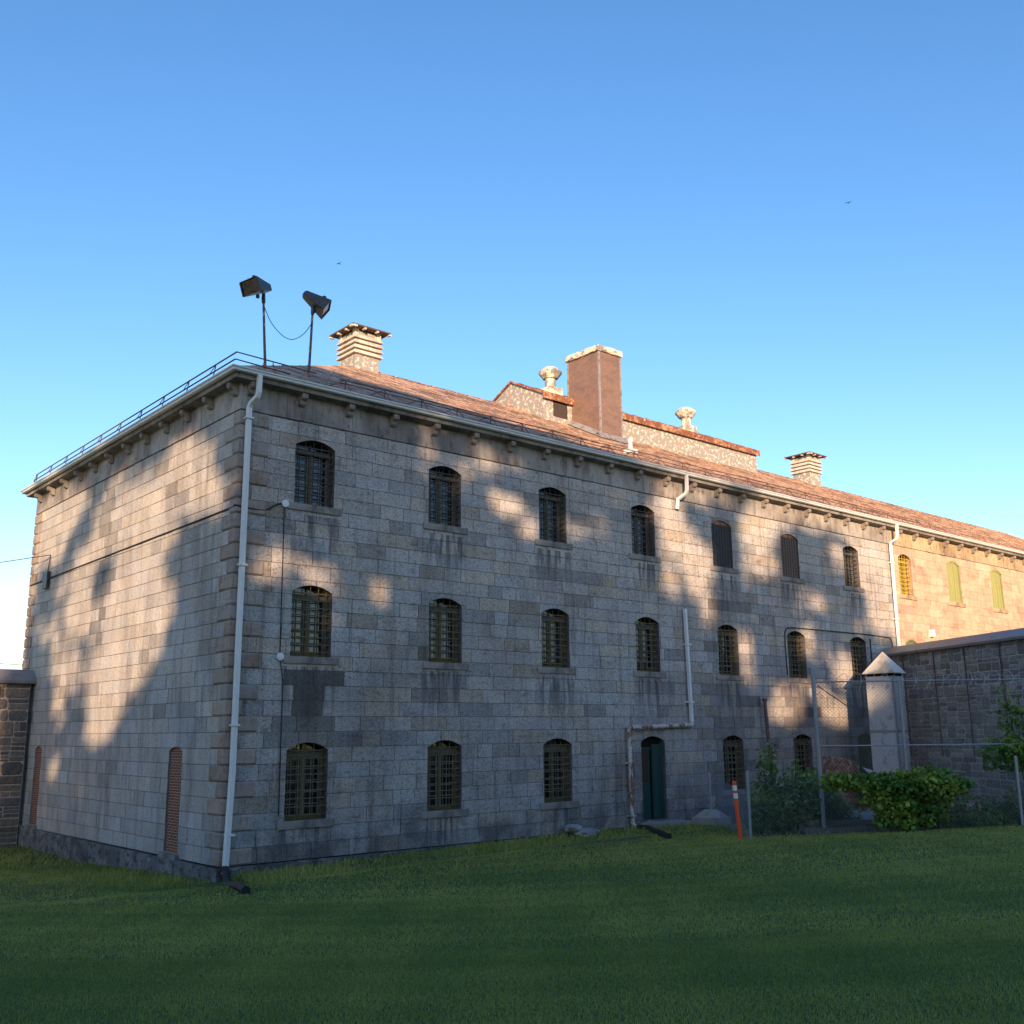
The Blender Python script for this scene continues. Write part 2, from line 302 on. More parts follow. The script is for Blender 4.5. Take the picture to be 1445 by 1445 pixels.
for r, (zb, zt) in enumerate(ROWS):
    for k, xc in enumerate(COLS):
        if r == 2 and k == 3: openings.append((16.87, 1.30, -3.22, -.26, 'door')); continue
        if k > 7 and r > 0: continue
        if k == 7 and r == 2: continue
        ww = WW if k < 7 else (1.25 if k == 7 else 1.42)
        kind = 'norm' if r == 0 else 'normb'
        if r == 0 and k == 4: kind = 'screen'
        if r == 0 and k == 5: kind = 'screenb'
        if k >= 8: kind = 'shutter'
        if (r == 2 and k == 6) or (r == 1 and k == 7): kind = 'darkshutter'
        openings.append((xc+(.04 if r else 0), ww, zb, zt+(.3 if k >= 8 else (.12 if k == 7 else 0)), kind))
side_open = [(3.12, .95, -3.28, -.38, 'brick'), (15.75, .82, -3.28, -.42, 'brick')]
def archz(o, s): 
    t = (s-o[0])/(o[1]/2); rise = RISE if o[1] > 1 else .12
    return o[3]-rise*t*t
def pieces(a, b, z0, z1, ops):
    """block a..b x z0..z1 minus arched openings -> list of (s0,s1,zlo0,zlo1,zhi)"""
    out = []; cuts = [a, b]
    act = [o for o in ops if o[0]-o[1]/2 < b and o[0]+o[1]/2 > a and o[2] < z1 and o[3] > z0]
    if not act: return [(a, b, z0, z0, z1)]
    for o in act:
        l, r = o[0]-o[1]/2, o[0]+o[1]/2; cuts += [l, r]
        if z1 > o[3]-.25: cuts += [l+(r-l)*i/10 for i in range(1, 10)]
    cuts = sorted(c for c in set(cuts) if a <= c <= b)
    for s0, s1 in zip(cuts, cuts[1:]):
        if s1-s0 < 1e-4: continue
        m = (s0+s1)/2; o = next((o for o in act if abs(m-o[0]) < o[1]/2), None)
        if o is None: out.append((s0, s1, z0, z0, z1)); continue
        if o[2] > z0+.005: out.append((s0, s1, z0, z0, min(z1, o[2])))
        l0, l1 = max(z0, archz(o, s0)), max(z0, archz(o, s1))
        if z1 > min(l0, l1)+.004: out.append((s0, s1, min(l0, z1), min(l1, z1), z1))
    return out
def ashlar(mb, s0, s1, z0, n, h, ops, mf, tf, rg, wmin=.6, wmax=1.55, j=.0105, mortar=(.2, .19, .18), jit=0.):
    for c in range(n):
        za, zb_ = z0+c*h, z0+(c+1)*h
        for p in pieces(s0, s1, za, zb_, ops):           # mortar bed
            mb.quad([mf(p[0], p[2], 0), mf(p[1], p[3], 0), mf(p[1], p[4], 0), mf(p[0], p[4], 0)], mortar)
        s = s0
        while s < s1-1e-4:
            wd = rg.uniform(wmin, wmax)
            e = s+wd
            if s1-e < wmin*.7: e = s1
            # do not leave slivers near openings
            tint = tf((s+e)/2, (za+zb_)/2); po = .010+rg.uniform(0, .012)
            tl = [rg.uniform(-.004, .004) for _ in range(2)]
            for p in pieces(s+j, e-j, za+j, zb_-j, ops):
                a, b = p[0], p[1]; A = [mf(a, p[2], po+tl[0]), mf(b, p[3], po+tl[1]), mf(b, p[4], po+tl[1]), mf(a, p[4], po+tl[0])]
                mb.quad(A, tint); B = [mf(a, p[2], 0), mf(b, p[3], 0), mf(b, p[4], 0), mf(a, p[4], 0)]
                ec = tuple(t*.8 for t in tint)
                mb.quad([B[0], B[1], A[1], A[0]], ec); mb.quad([A[3], A[2], B[2], B[3]], ec)
                if abs(a-s-j) < 1e-4: mb.quad([B[3], B[0], A[0], A[3]], ec)
                if abs(b-e+j) < 1e-4: mb.quad([B[1], B[2], A[2], A[1]], ec)
            s = e
def jamb(mb, o, mf, dep, c):
    l, r = o[0]-o[1]/2, o[0]+o[1]/2; t = archz(o, l)
    mb.quad([mf(l, o[2], 0), mf(l, t, 0), mf(l, t, -dep), mf(l, o[2], -dep)], c)
    mb.quad([mf(r, t, 0), mf(r, o[2], 0), mf(r, o[2], -dep), mf(r, t, -dep)], c)
    mb.quad([mf(l, o[2], 0), mf(l, o[2], -dep), mf(r, o[2], -dep), mf(r, o[2], 0)], c)
    n = 10
    for i in range(n):
        a, b = l+(r-l)*i/n, l+(r-l)*(i+1)/n
        mb.quad([mf(a, archz(o, a), 0), mf(b, archz(o, b), 0), mf(b, archz(o, b), -dep), mf(a, archz(o, a), -dep)], c)
front = lambda s, z, d: (s, -d, z)
side = lambda s, z, d: (-d, s, z)
rg = random.Random(11)
def ss_(z): return min(1, max(0, (3.-z)/5.))
def tint_front(x, z):
    v = rg.gauss(.445, .024); v = min(.51, max(.37, v))
    w_ = rg.random()
    c = [v*1.04, v*1.0, v*.955] if w_ < .6 else ([v*1.0, v, v*1.0] if w_ < .85 else [v*1.10, v*1.0, v*.87])
    if rg.random() < .05: c = [t*.72 for t in c]
    if rg.random() < .03: c = [.42, .38, .32]
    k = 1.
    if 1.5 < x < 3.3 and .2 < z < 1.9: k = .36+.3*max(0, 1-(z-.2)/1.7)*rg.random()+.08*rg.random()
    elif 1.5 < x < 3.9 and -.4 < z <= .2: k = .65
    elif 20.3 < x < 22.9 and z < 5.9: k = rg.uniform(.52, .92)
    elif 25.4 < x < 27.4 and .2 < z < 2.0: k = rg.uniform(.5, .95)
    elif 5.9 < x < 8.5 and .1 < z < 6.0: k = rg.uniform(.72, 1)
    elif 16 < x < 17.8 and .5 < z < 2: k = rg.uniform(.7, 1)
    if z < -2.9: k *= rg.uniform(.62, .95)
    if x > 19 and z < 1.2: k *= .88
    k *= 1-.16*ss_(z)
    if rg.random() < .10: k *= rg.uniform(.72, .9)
    return tuple(t*k for t in c)
def tint_side(y, z):
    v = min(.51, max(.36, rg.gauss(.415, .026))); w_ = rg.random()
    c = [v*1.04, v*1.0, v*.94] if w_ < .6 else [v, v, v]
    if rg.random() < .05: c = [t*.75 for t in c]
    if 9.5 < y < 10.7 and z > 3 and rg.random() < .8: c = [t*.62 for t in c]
    return tuple(c)
def tint_sand(x, z):
    v = rg.uniform(.93, 1.06); w_ = rg.random()
    return (.49*v, .365*v, .27*v) if w_ < .65 else ((.52*v, .41*v, .31*v) if w_ < .88 else (.42*v, .31*v, .25*v))
mb = MB(); fo = [o for o in openings if o[0] < SX]
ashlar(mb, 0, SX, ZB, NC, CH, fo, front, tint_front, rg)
for o in fo: jamb(mb, o, front, .5, (.15, .147, .145))  # reveals tinted darker than the wall face: recess shade put into the colour
wall_f = mb.build('wall', M['granitefront'], bld)
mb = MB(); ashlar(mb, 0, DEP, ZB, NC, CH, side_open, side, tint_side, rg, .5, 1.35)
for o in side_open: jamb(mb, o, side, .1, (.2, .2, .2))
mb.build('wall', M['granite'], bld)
mb = MB(); so = [o for o in openings if o[0] > SX]
ashlar(mb, SX, LEN, ZB, NC, CH, so, front, tint_sand, rg, .35, 1.5, j=.004, mortar=(.34, .25, .17))
for o in so: jamb(mb, o, front, .4, (.40, .30, .2))
o_ = mb.build('wall', M['sandstone'], bld); o_['label'] = 'tan sandstone far section of the front wall'
mb = MB()   # back and far walls, plain
mb.quad([(LEN, 0, ZB), (LEN, DEP, ZB), (LEN, DEP, 9.8), (LEN, 0, 9.8)], (.3, .3, .3)); mb.quad([(LEN, DEP, ZB), (0, DEP, ZB), (0, DEP, 9.8), (LEN, DEP, 9.8)], (.3, .3, .3))
mb.box(.6, LEN-.2, .7, .75, -4, 9.7, (.02, .02, .02))  # near-black inner sheet behind the front wall, unlit interior put into its colour
mb.build('rear_wall', M['granite'], bld)
# corner stones
def quoins(mb, pa, rg):
    for c in range(NC):
        z0, z1 = ZB+c*CH, ZB+(c+1)*CH
        prof = [(z0+.004, .012), (z0+.05, .058), (z1-.05, .058), (z1-.004, .012)]
        lf, ls = (.86, .34) if c % 2 == 0 else (.40, .80)
        v = rg.uniform(.85, 1.08); g = rg.random()
        t = (.345*v, .285*v, .245*v) if g < .75 else (.32*v, .295*v, .275*v)
        rows = [[pa(0, lf, o_, z) for z, o_ in prof], [pa(1, 0, o_, z) for z, o_ in prof], [pa(2, ls, o_, z) for z, o_ in prof]]
        for a, b in zip(rows, rows[1:]):
            for i in range(3): mb.quad([a[i], b[i], b[i+1], a[i+1]], t)
        for k, L in ((0, lf), (2, ls)):
            e = [pa(k, L, o_, z) for z, o_ in prof]; b0 = [pa(k, L, 0, prof[0][0]), pa(k, L, 0, prof[-1][0])]
            mb.quad([b0[0]]+e+[b0[1]], t)
        # dark bed joint under
mb = MB()
def pa(k, L, o, z): return (L, -o, z) if k == 0 else ((-o, -o, z) if k == 1 else (-o, L, z))
quoins(mb, pa, rg)
mb.build('corner_stones', M['sandstone'], bld); mb = MB()
def pb(k, L, o, z): return (-o, DEP-L, z) if k == 0 else ((-o, DEP+o, z) if k == 1 else (L, DEP+o, z))
quoins(mb, pb, rg)
mb.build('corner_stones', M['sandstone'], bld)
# plinth
mb = MB(); s = 0
while s < SX:
    e = s+rg.uniform(.9, 1.9); v = rg.uniform(.7, 1.2); t = (v, v, v)
    mb.box(s+.006, e-.006, -.14+rg.uniform(0, .02), -.015, -4.6, -3.42, t); s = e
s = -.12
while s < DEP:
    e = min(DEP, s+rg.uniform(.9, 1.9)); v = rg.uniform(.8, 1.5); t = (v, v, v*1.02)
    mb.box(-.15+rg.uniform(0, .02), -.016, s+.006, e-.006, -5, -3.43, t); s = e
mb.box(-.10, -.0, -.10, DEP, -5, -3.48, (.8,)*3); mb.box(0, SX, -.1, 0, -5, -3.48, (.8,)*3)
mb.build('plinth', M['plinth'], bld)
# frieze band
mb = MB()
def frieze(mb, s0, s1, mf, gen, proud=.045):
    s = s0
    while s < s1-1e-3:
        e = s+rg.uniform(1.2, 2.4); e = s1 if s1-e < .8 else e
        t = gen(); a, b = s+.006, e-.006
        A = [mf(a, ZT+.02, proud), mf(b, ZT+.02, proud), mf(b, 9.82, proud), mf(a, 9.82, proud)]
        B = [mf(a, ZT+.02, -.02), mf(b, ZT+.02, -.02)]
        mb.quad(A, t); mb.quad([B[0], B[1], A[1], A[0]], t); 
        mb.quad([mf(a, ZT+.02, 0), A[0], A[3], mf(a, 9.82, 0)], t); mb.quad([A[1], mf(b, ZT+.02, 0), mf(b, 9.82, 0), A[2]], t)
        s = e
    mb.quad([mf(s0, ZT-.02, .012), mf(s1, ZT-.02, .012), mf(s1, 9.82, .012), mf(s0, 9.82, .012)], (.10, .10, .10))
def sc(lo, hi, c):
    v = rg.uniform(lo, hi); return tuple(v*k for k in c)
g1 = lambda: sc(.30, .40, (1, .95, .89))
g2 = lambda: sc(.94, 1.04, (.47, .37, .24))
frieze(mb, -.045, SX, front, g1); frieze(mb, -.044, DEP+.045, side, g1)
mb.build('frieze', M['trimstone'], bld)
mb = MB(); frieze(mb, SX, LEN, front, g2); mb.build('frieze', M['trimstone'], bld)
# cornice slab (profiled, mitred at the corner)
mb = MB()
cp = [(9.70, .045), (9.73, .09), (9.76, .385), (9.87, .40), (9.89, .44), (9.97, .44)]
def runp(mb, prof, c, seg=4.):
    for (z0, o0), (z1, o1) in zip(prof, prof[1:]):
        x = -o0; 
        xs = [None]+[i*seg for i in range(1, int(LEN/seg))]+[LEN]
        for a, b in zip(xs, xs[1:]):
            mb.quad([(-o0 if a is None else a, -o0, z0), (b, -o0, z0), (b, -o1, z1), (-o1 if a is None else a, -o1, z1)], c() if callable(c) else c)
        ys = [None]+[i*2.4 for i in range(1, 7)]+[DEP]
        for a, b in zip(ys, ys[1:]):
            B = (lambda o: DEP+o) if b == DEP else (lambda o, b=b: b)
            mb.quad([(-o0, B(o0), z0), (-o0, -o0 if a is None else a, z0), (-o1, -o1 if a is None else a, z1), (-o1, B(o1), z1)], c() if callable(c) else c)
        mb.quad([(-o0, DEP+o0, z0), (-o1, DEP+o1, z1), (LEN, DEP+o1, z1), (LEN, DEP+o0, z0)], (.3, .3, .3))
runp(mb, cp, lambda: sc(.26, .32, (1, .95, .86)))
mb.build('cornice', M['trimstone'], bld)
# gutter
mb = MB(); runp(mb, [(9.885, .445), (9.885, .50), (9.91, .55), (9.97, .56), (9.99, .59), (10.03, .59), (10.03, .56), (9.98, .53)], (1, 1, 1), 3.)
mb.build('gutter', M['gutter'], bld)
# brackets
mb = MB(); prof = [(0, .10), (0, -.1)]
def bracket(mb):
    pr = [(-.02, .0), (-.29, .0), (-.30, -.05), (-.29, -.13), (-.25, -.17), (-.22, -.17), (-.17, -.20), (-.15, -.29), (-.09, -.34), (-.02, -.34)]
    w_ = .095; t = (.43, .40, .36)
    mb.quad([(-w_, y, z) for y, z in pr], t); mb.quad([(w_, y, z) for y, z in pr][::-1], t)
    for (a, b), (c, d) in zip(pr, pr[1:]): mb.quad([(-w_, a, b), (w_, a, b), (w_, c, d), (-w_, c, d)], t)
bracket(mb); br0 = None
def put_bracket(x, y, rz):
    global br0
    if br0 is None: br0 = mb.build('bracket', M['trimstone'], bld); o = br0
    else: o = br0.copy(); col.objects.link(o)
    o.parent = bld; o.location = (x, y, 9.745); o.rotation_euler.z = rz
for i in range(44): put_bracket(.22+1.62*i, -.04, 0)
for i in range(12):
    y = .22+1.62*i
    if y < DEP: put_bracket(-.04, y, R(-90))
# roof
ES, RZ0 = .54, 10.0
KR = .515; RY = DEP/2; RTOP = RZ0+KR*(RY+ES); HX = RY
def roofz(x, y): return RZ0+KR*(min(y, DEP-y, max(x, -ES) if x < HX else 1e9)+ES)
mb = MB()
A = (-ES, -ES, RZ0); B = (LEN+ES, -ES, RZ0); Cc = (LEN+ES, DEP+ES, RZ0); D = (-ES, DEP+ES, RZ0); E_ = (HX, RY, RTOP); F_ = (LEN-HX, RY, RTOP)
mb.quad([A, B, F_, E_]); mb.quad([B, Cc, F_]); mb.quad([Cc, D, E_, F_]); mb.quad([D, A, E_])
mb.quad([(-ES, -ES, 9.975), (-ES, DEP+ES, 9.975), (LEN+ES, DEP+ES, 9.975), (LEN+ES, -ES, 9.975)])
roof = mb.build('roof', M['roof'], bld)
mb = MB()   # standing seams and uneven sheets
for i in range(110):
    x = .5+i*.68; yt = min(RY, x) if x < HX else RY
    if x > LEN-HX: break
    x2 = x+.0; k0 = rg.uniform(-.02, .02)
    mb.tube([(x, -ES, RZ0+.015), (x+k0, yt, RZ0+KR*(yt+ES)+.012)], .014, 4, cap=False)
for i in range(1100):
    x = rg.uniform(-.2, 60); y = rg.uniform(-.6, RY-.3)
    if y > x+.0 - .6: continue
    L, h = rg.uniform(.4, 1.6), rg.uniform(.15, .4); z = RZ0+KR*(y+ES); a = rg.uniform(-.18, .02)
    e = rg.uniform(.003, .018); t = rg.uniform(.6, 1.25)
    # a lifted sheet edge
    mb.quad([(x, y, z+e), (x+L, y+a*L*.2, z+e+KR*a*L*.2), (x+L, y+h, z+KR*h+.004), (x, y+h, z+KR*h+.004)], (t, t, t))
mb.quad([(HX, RY-.16, RTOP-.06), (LEN-HX, RY-.16, RTOP-.06), (LEN-HX, RY, RTOP+.03), (HX, RY, RTOP+.03)])
mb.build('roof_sheets', M['roof'], roof)
# snow guard along the eave
mb = MB(); yy0, zz = .05, RZ0+KR*(.05+ES)
for dy, dz, r_ in ((0, .30, .018), (-.02, .16, .016)):
    pts = [(x, yy0+dy, zz+dz+rg.uniform(-.025, .025)) for x in np.arange(3.2, 40, 2.2)]
    mb.tube(pts, r_, 5)
for x in np.arange(3.4, 40, 1.45):
    mb.tube([(x, yy0-.0, zz), (x, yy0, zz+.30)], .018, 5); mb.tube([(x, yy0, zz+.3), (x-.05, yy0-.45, zz-.22)], .014, 5)
    mb.tube([(x-.55, yy0, zz), (x, yy0, zz+.3)], .012, 5)
mb.build('snow_guard', M['rail'], bld)
mb = MB()   # double rail round the left eave
for z, o in ((10.46, .42), (10.22, .48)):
    mb.tube([(2.2 if z > 10.4 else 1.3, -o+.15, z+.0), (-o, -o, z), (-o, DEP-.9, z), (-o+.1, DEP-.6, z-.15)], .022, 6)
for y in [.9+1.85*i for i in range(10)]:
    mb.tube([(-.50, y, 10.03), (-.42, y, 10.46)], .015, 5); mb.tube([(-.48, y+.3, 10.22), (-.42, y, 10.46)], .012, 5); mb.tube([(-.2, y+.35, 10.2), (-.48, y+.3, 10.03)], .012, 5)
mb.tube([(.75, -.50, 10.03), (.75, -.33, 10.44)], .015, 5)
mb.build('roof_rail', M['rail'], bld)
# ridge monitor
mx0, mx1, my0 = 18.2, 34.4, 7.1; my1 = DEP-my0; mzt = 15.17; mzr = 16.3
mb = MB()
mb.quad([(mx0, my0, 13.4), (mx1, my0, 13.4), (mx1, my0, mzt), (mx0, my0, mzt)])
mb.quad([(mx1, my1, 13.4), (mx0, my1, 13.4), (mx0, my1, mzt), (mx1, my1, mzt)])
for x in (mx0, mx1): mb.quad([(x, my1, 13.4), (x, my0, 13.4), (x, my0, mzt), (x, RY, mzr-.06), (x, my1, mzt)])
mon = mb.build('clerestory', M['peel2'], bld)
mb = MB(); ov = .10
def slab(mb, x0, x1, ya, za, yb, zb, t=.09):
    P = [(x0, ya, za), (x1, ya, za), (x1, yb, zb), (x0, yb, zb)]; mb.quad(P); mb.quad([(x, y, z-t) for x, y, z in P][::-1])
    for i in range(4):
        a, b = P[i], P[(i+1) % 4]; mb.quad([a, (a[0], a[1], a[2]-t), (b[0], b[1], b[2]-t), b])
sl = (mzr-mzt)/(RY-my0)
slab(mb, mx0-ov, mx1+ov, my0-.12, mzt-.12*sl+.09, RY, mzr+.05); slab(mb, mx0-ov, mx1+ov, RY+.002, mzr+.05, my1+.12, mzt-.12*sl+.09)
mb.box(mx0-ov-.02, mx1+ov+.02, my0-.16, my0-.125, mzt-.26, mzt+.06)
for x in np.arange(mx0+.5, mx1, 1.0): mb.tube([(x, my0-.1, mzt+.0), (x, RY, mzr+.07)], .02, 4)
mb.build('clerestory_roof', M['rust'], mon)
mb = MB(); mb.box(mx0+.62, mx0+1.5, my0-.03, my0+.02, 14.2, 15.02); mb.build('clerestory_window', M['glass'], mon)
# chimney
ch = MB(); ch.box(20.02, 21.46, 5.25, 7.33, 12.3, 17.15); chim = ch.build('chimney', M['copper'], bld)
mb = MB()
for x, y in ((20.0, 5.23), (21.40, 5.23), (20.0, 7.27), (21.40, 7.27)): mb.box(x, x+.085, y, y+.085, 12.3, 17.14)
mb.build('corner_strip', M['lead'], chim)
mb = MB()
for k in range(26):   # ragged cap of loose plates
    pass
mb.box(19.94, 21.54, 5.17, 7.41, 17.15, 17.34)
for k in range(9):
    a = 19.95+k*.175; mb.box(a, a+.13, 5.13, 5.165, 17.13+rg.uniform(0, .08), 17.38+rg.uniform(0, .05))
for k in range(12):
    a = 5.18+k*.185; mb.box(19.90, 19.935, a, a+.13, 17.13+rg.uniform(0, .08), 17.38+rg.uniform(0, .05))
mb.build('cap', M['peel'], chim)
mb = MB()
P = []
for (x0, x1, y0, y1) in ((19.75, 20.0, 5.0, 7.5), (20.0, 21.7, 4.95, 5.22), (21.48, 21.72, 5.22, 7.5)):
    pass
mb.quad([(19.72, 4.9, RZ0+KR*(4.9+ES)+.05), (21.75, 4.9, RZ0+KR*(4.9+ES)+.05), (21.75, 5.24, RZ0+KR*(5.24+ES)+.25), (19.72, 5.24, RZ0+KR*(5.24+ES)+.25)])
mb.quad([(19.7, 4.9, RZ0+KR*(4.9+ES)+.05), (20.01, 5.2, RZ0+KR*(5.2+ES)+.28), (20.01, 7.5, RZ0+KR*(7.5+ES)+.28), (19.7, 7.5, RZ0+KR*(7.5+ES)+.05)][::-1])
mb.build('flashing', M['lead'], chim)
mb = MB(); mb.tube([(17.3, 1.0, 10.8), (17.3, 1.0, 11.35)], .09, 10); mb.lathe((17.3, 1.0, 11.32), [(0, .12), (.1, .12), (.16, .02)], 10); mb.box(17.1, 17.5, .8, 1.2, 10.85, 11.0)
mb.build('soil_stack', M['gutter'], bld)
# louvred roof vents
def roof_vent(x0, y0, zb, label):
    w_ = 1.26; vt = MB(); vt.box(x0+.04, x0+w_-.04, y0+.04, y0+w_-.04, zb-1, zb+1.5)
    v = vt.build('roof_vent', M['peel2'], bld); v['label'] = label
    zz = zb+.50
    mb = MB(); mb.box(x0+.045, x0+w_-.045, y0+.045, y0+w_-.045, zz-.05, zz+.98); mb.build('vent_core', M['black'], v)
    v2 = MB()
    for k in range(4):
        z0 = zz+k*.225; z1 = z0+.145; i0, i1 = .09, -.01        # sloping slat: out at the bottom
        lo = [(x0-i0, y0-i0, z0), (x0+w_+i0, y0-i0, z0), (x0+w_+i0, y0+w_+i0, z0), (x0-i0, y0+w_+i0, z0)]
        hi = [(x0-i1, y0-i1, z1), (x0+w_+i1, y0-i1, z1), (x0+w_+i1, y0+w_+i1, z1), (x0-i1, y0+w_+i1, z1)]
        lo2 = [(a, b, c-.03) for a, b, c in lo]
        for i in range(4):
            j = (i+1) % 4; v2.quad([lo[i], lo[j], hi[j], hi[i]]); v2.quad([lo2[i], lo2[j], lo[j], lo[i]])
        v2.quad(lo2[::-1])
    for dx, dy in ((0, 0), (w_-.16, 0), (0, w_-.16), (w_-.16, w_-.16)): v2.box(x0+dx-.012, x0+dx+.172, y0+dy-.012, y0+dy+.172, zz+.78, zz+1.07)
    v2.build('louvre', M['cream'], v)
    ct = zz+1.06; o = .31; mb = MB(); cx, cy = x0+w_/2, y0+w_/2
    a = [(x0-o, y0-o, ct), (x0+w_+o, y0-o, ct), (x0+w_+o, y0+w_+o, ct), (x0-o, y0+w_+o, ct)]; b = [(p, q_, r_+.06) for p, q_, r_ in a]
    mb.quad(a[::-1])
    for i in range(4): mb.quad([a[i], a[(i+1) % 4], b[(i+1) % 4], b[i]]); mb.quad([b[i], b[(i+1) % 4], (cx, cy, ct+.36)])
    mb.build('vent_cap', M['capmetal'], v)
    for i in range(4):
        t = x0-.3+i*(w_+.6)/3; mb = MB(); mb.box(t-.05, t+.05, y0-o+.02, y0-.1, ct-.07, ct-.004); mb.build('rafter_end', M['cream'], v)
        t = y0-.3+i*(w_+.6)/3; mb = MB(); mb.box(x0-o+.02, x0-.1, t-.05, t+.05, ct-.074, ct-.006); mb.build('rafter_end', M['cream'], v)
roof_vent(9.05, 8.68, 14.95, 'louvred roof vent at the near hip end of the ridge')
roof_vent(42.0, 8.62, 15.1, 'louvred roof vent far along the ridge')
def mushroom(x):
    mb = MB(); mb.box(x-.42, x+.42, RY-.42, RY+.42, 15.9, 16.5); c = mb.build('ridge_ventilator', M['peel'], bld)
    mb = MB(); mb.lathe((x, RY, 16.4), [(0, .40), (.12, .34), (.2, .27), (.66, .27)], 14); mb.build('neck', M['peel'], c)
    mb = MB(); mb.lathe((x, RY, 17.0), [(0, .30), (.02, .38), (.34, .62), (.58, .36), (.62, .05)], 8); mb.build('hood', M['peel'], c)
mushroom(20.75); mushroom(31.1)
# ------------------------------------------------------------------ windows
def bars_mesh(w_, h, hs, vs_, r, arch=True, depth=.42):
    mb = MB(); y = .12
    for i in range(hs):
        z = .14+(h-.36)*i/(hs-1)
        mb.box(-w_/2-.02, w_/2+.02, y-.035, y+.012, z-.015, z+.015)
    for k in range(vs_):
        x = -w_/2+w_*(k+.5)/vs_; t = x/(w_/2)
        mb.tube([(x, y-.01, .0), (x, y-.01, h-.02-.2*t*t)], r, 6)
    return mb
def make_window(kind, w_, h):
    fm = {'norm': 'olive', 'normb': 'olive', 'screen': 'greyframe', 'screenb': 'greyframe', 'shutter': 'shutter', 'darkshutter': 'darkshutter', 'yellow': 'yellow'}[kind]
    a = w_/2; mb = MB()
    if kind in ('shutter', 'darkshutter'):
        n = 9
        for k in range(n):
            x0 = -a+w_*k/n; x1 = x0+w_/n-.016; t0 = h-.2*((x0/a)**2); t1 = h-.2*((x1/a)**2); y = .03 if k % 2 else .04
            mb.quad([(x0, y, 0), (x1, y, 0), (x1, y, t1-.03), (x0, y, t0-.03)]); mb.quad([(x1, y, 0), (x1, y+.03, 0), (x1, y+.03, t1-.03), (x1, y, t1-.03)]); mb.quad([(x0, y+.03, 0), (x0, y, 0), (x0, y, t0-.03), (x0, y+.03, t0-.03)])
        win = mb.build('window', M[fm], bld)
        mb = MB(); n = 10
        for i in range(n):
            xa, xb = -a+w_*i/n, -a+w_*(i+1)/n; za, zb = h-.2*(xa/a)**2, h-.2*(xb/a)**2
            mb.quad([(xa, .0, za), (xb, .0, zb), (xb, .0, zb-.09), (xa, .0, za-.09)])
        mb.box(-a, -a+.07, -.0, .02, 0, h-.22); mb.box(a-.07, a, -.0, .02, 0, h-.22); mb.box(-a+.07, a-.07, 0, .02, 0, .07)
        mb.build('frame', M[fm], win)
        mb = MB(); mb.box(-a, a, .075, .09, 0, h); mb.build('backing', M['black'], win)
    else:
        y0, y1 = .30, .38; fwd = .075; ts = h-.36
        mb.box(-a, -a+fwd, y0, y1, 0, h-.2); mb.box(a-fwd, a, y0, y1, 0, h-.2); mb.box(-a+fwd, a-fwd, y0, y1, 0, .10)
        mb.box(-.045, .045, y0-.01, y1, .10, ts-.05)
        mb.box(-a+fwd, a-fwd, y0+.004, y1, ts+.07, ts+.10)
        mb.box(-.02, .02, y0, y1, ts+.1, h-.03)
        win = mb.build('window', M[fm], bld)
        mb = MB()
        for sgn in (-1, 1):
            cx = sgn*(a-fwd+.055)/2; hw = (a-fwd-.055)/2
            for t in (-1, 1): mb.box(cx+t*hw-(.045 if t > 0 else 0), cx+t*hw+(0 if t > 0 else .045), y0+.02, y1, .10, ts-.05)
            mb.box(cx-.014, cx+.014, y0+.03, y1, .10, ts-.05)
            for i in range(1, 5): z = .1+(ts-.15)*i/5; mb.box(cx-hw, cx+hw, y0+.034, y1-.004, z-.014, z+.014)
        mb.build('sash_bars', M['greyframe' if kind != 'yellow' else 'yellow'], win)
        mb = MB(); mb.box(-a+.02, a-.02, y0-.05, y0-.004, ts-.05, ts+.11); mb.build('head_board', M['headboard' if kind != 'yellow' else 'yellow'], win)
        mb = MB(); mb.box(-a, a, .352, .362, 0, h); mb.build('pane', M['glass'], win)
        if kind.startswith('screen'):
            mb = MB(); yy = .05
            for i in range(13): z = .04+(h-.26)*i/12; mb.box(-a+.02, a-.02, yy-.012, yy, z-.01, z+.01)
            for k in range(8): x = -a+.03+(w_-.06)*k/7; mb.box(x-.01, x+.01, yy-.02, yy-.004, .02, h-.2)
            mb.build('grille', M['iron' if kind == 'screen' else 'rail'], win)
            mb = MB(); mb.box(-a+.01, a-.01, yy+.01, yy+.02, .02, h-.2); mb.build('mesh_screen', M[kind], win)
            mb = MB(); n = 10
            for i in range(n):
                xa, xb = -a+w_*i/n, -a+w_*(i+1)/n; mb.quad([(xa, yy, h-.2), (xb, yy, h-.2), (xb, yy, h-.2*(xb/a)**2-.003), (xa, yy, h-.2*(xa/a)**2-.003)])
            mb.build('arch_board', M['rust'], win)
        else:
            bars_mesh(w_, h, 9, 5 if w_ > 1.2 else 4, .013).build('grille', M[{'yellow': 'yellow', 'normb': 'barbrown'}.get(kind, 'iron')], win)
    mb = MB(); g = rg.uniform(.9, 1.05); mb.box(-a-.22, a+.24, -.075, .03, -.205, -.004, ((.30*g, .28*g, .255*g) if kind not in ('shutter', 'yellow') else (.47, .36, .25))); mb.build('sill', M['trimstone'], win)
    return win
protos = {}
for (xc, w_, zb, zt, kind) in openings:
    if kind == 'door': continue
    if xc > 35 and xc < 38 and kind.startswith('norm'): kind = 'yellow'
    h = zt-zb; key = (kind, round(w_, 2), round(h, 2))
    if key not in protos: protos[key] = make_window(kind, w_, h); o = protos[key]
    else: o = copy_tree(protos[key], bld)
    o.location = (xc, 0, zb)
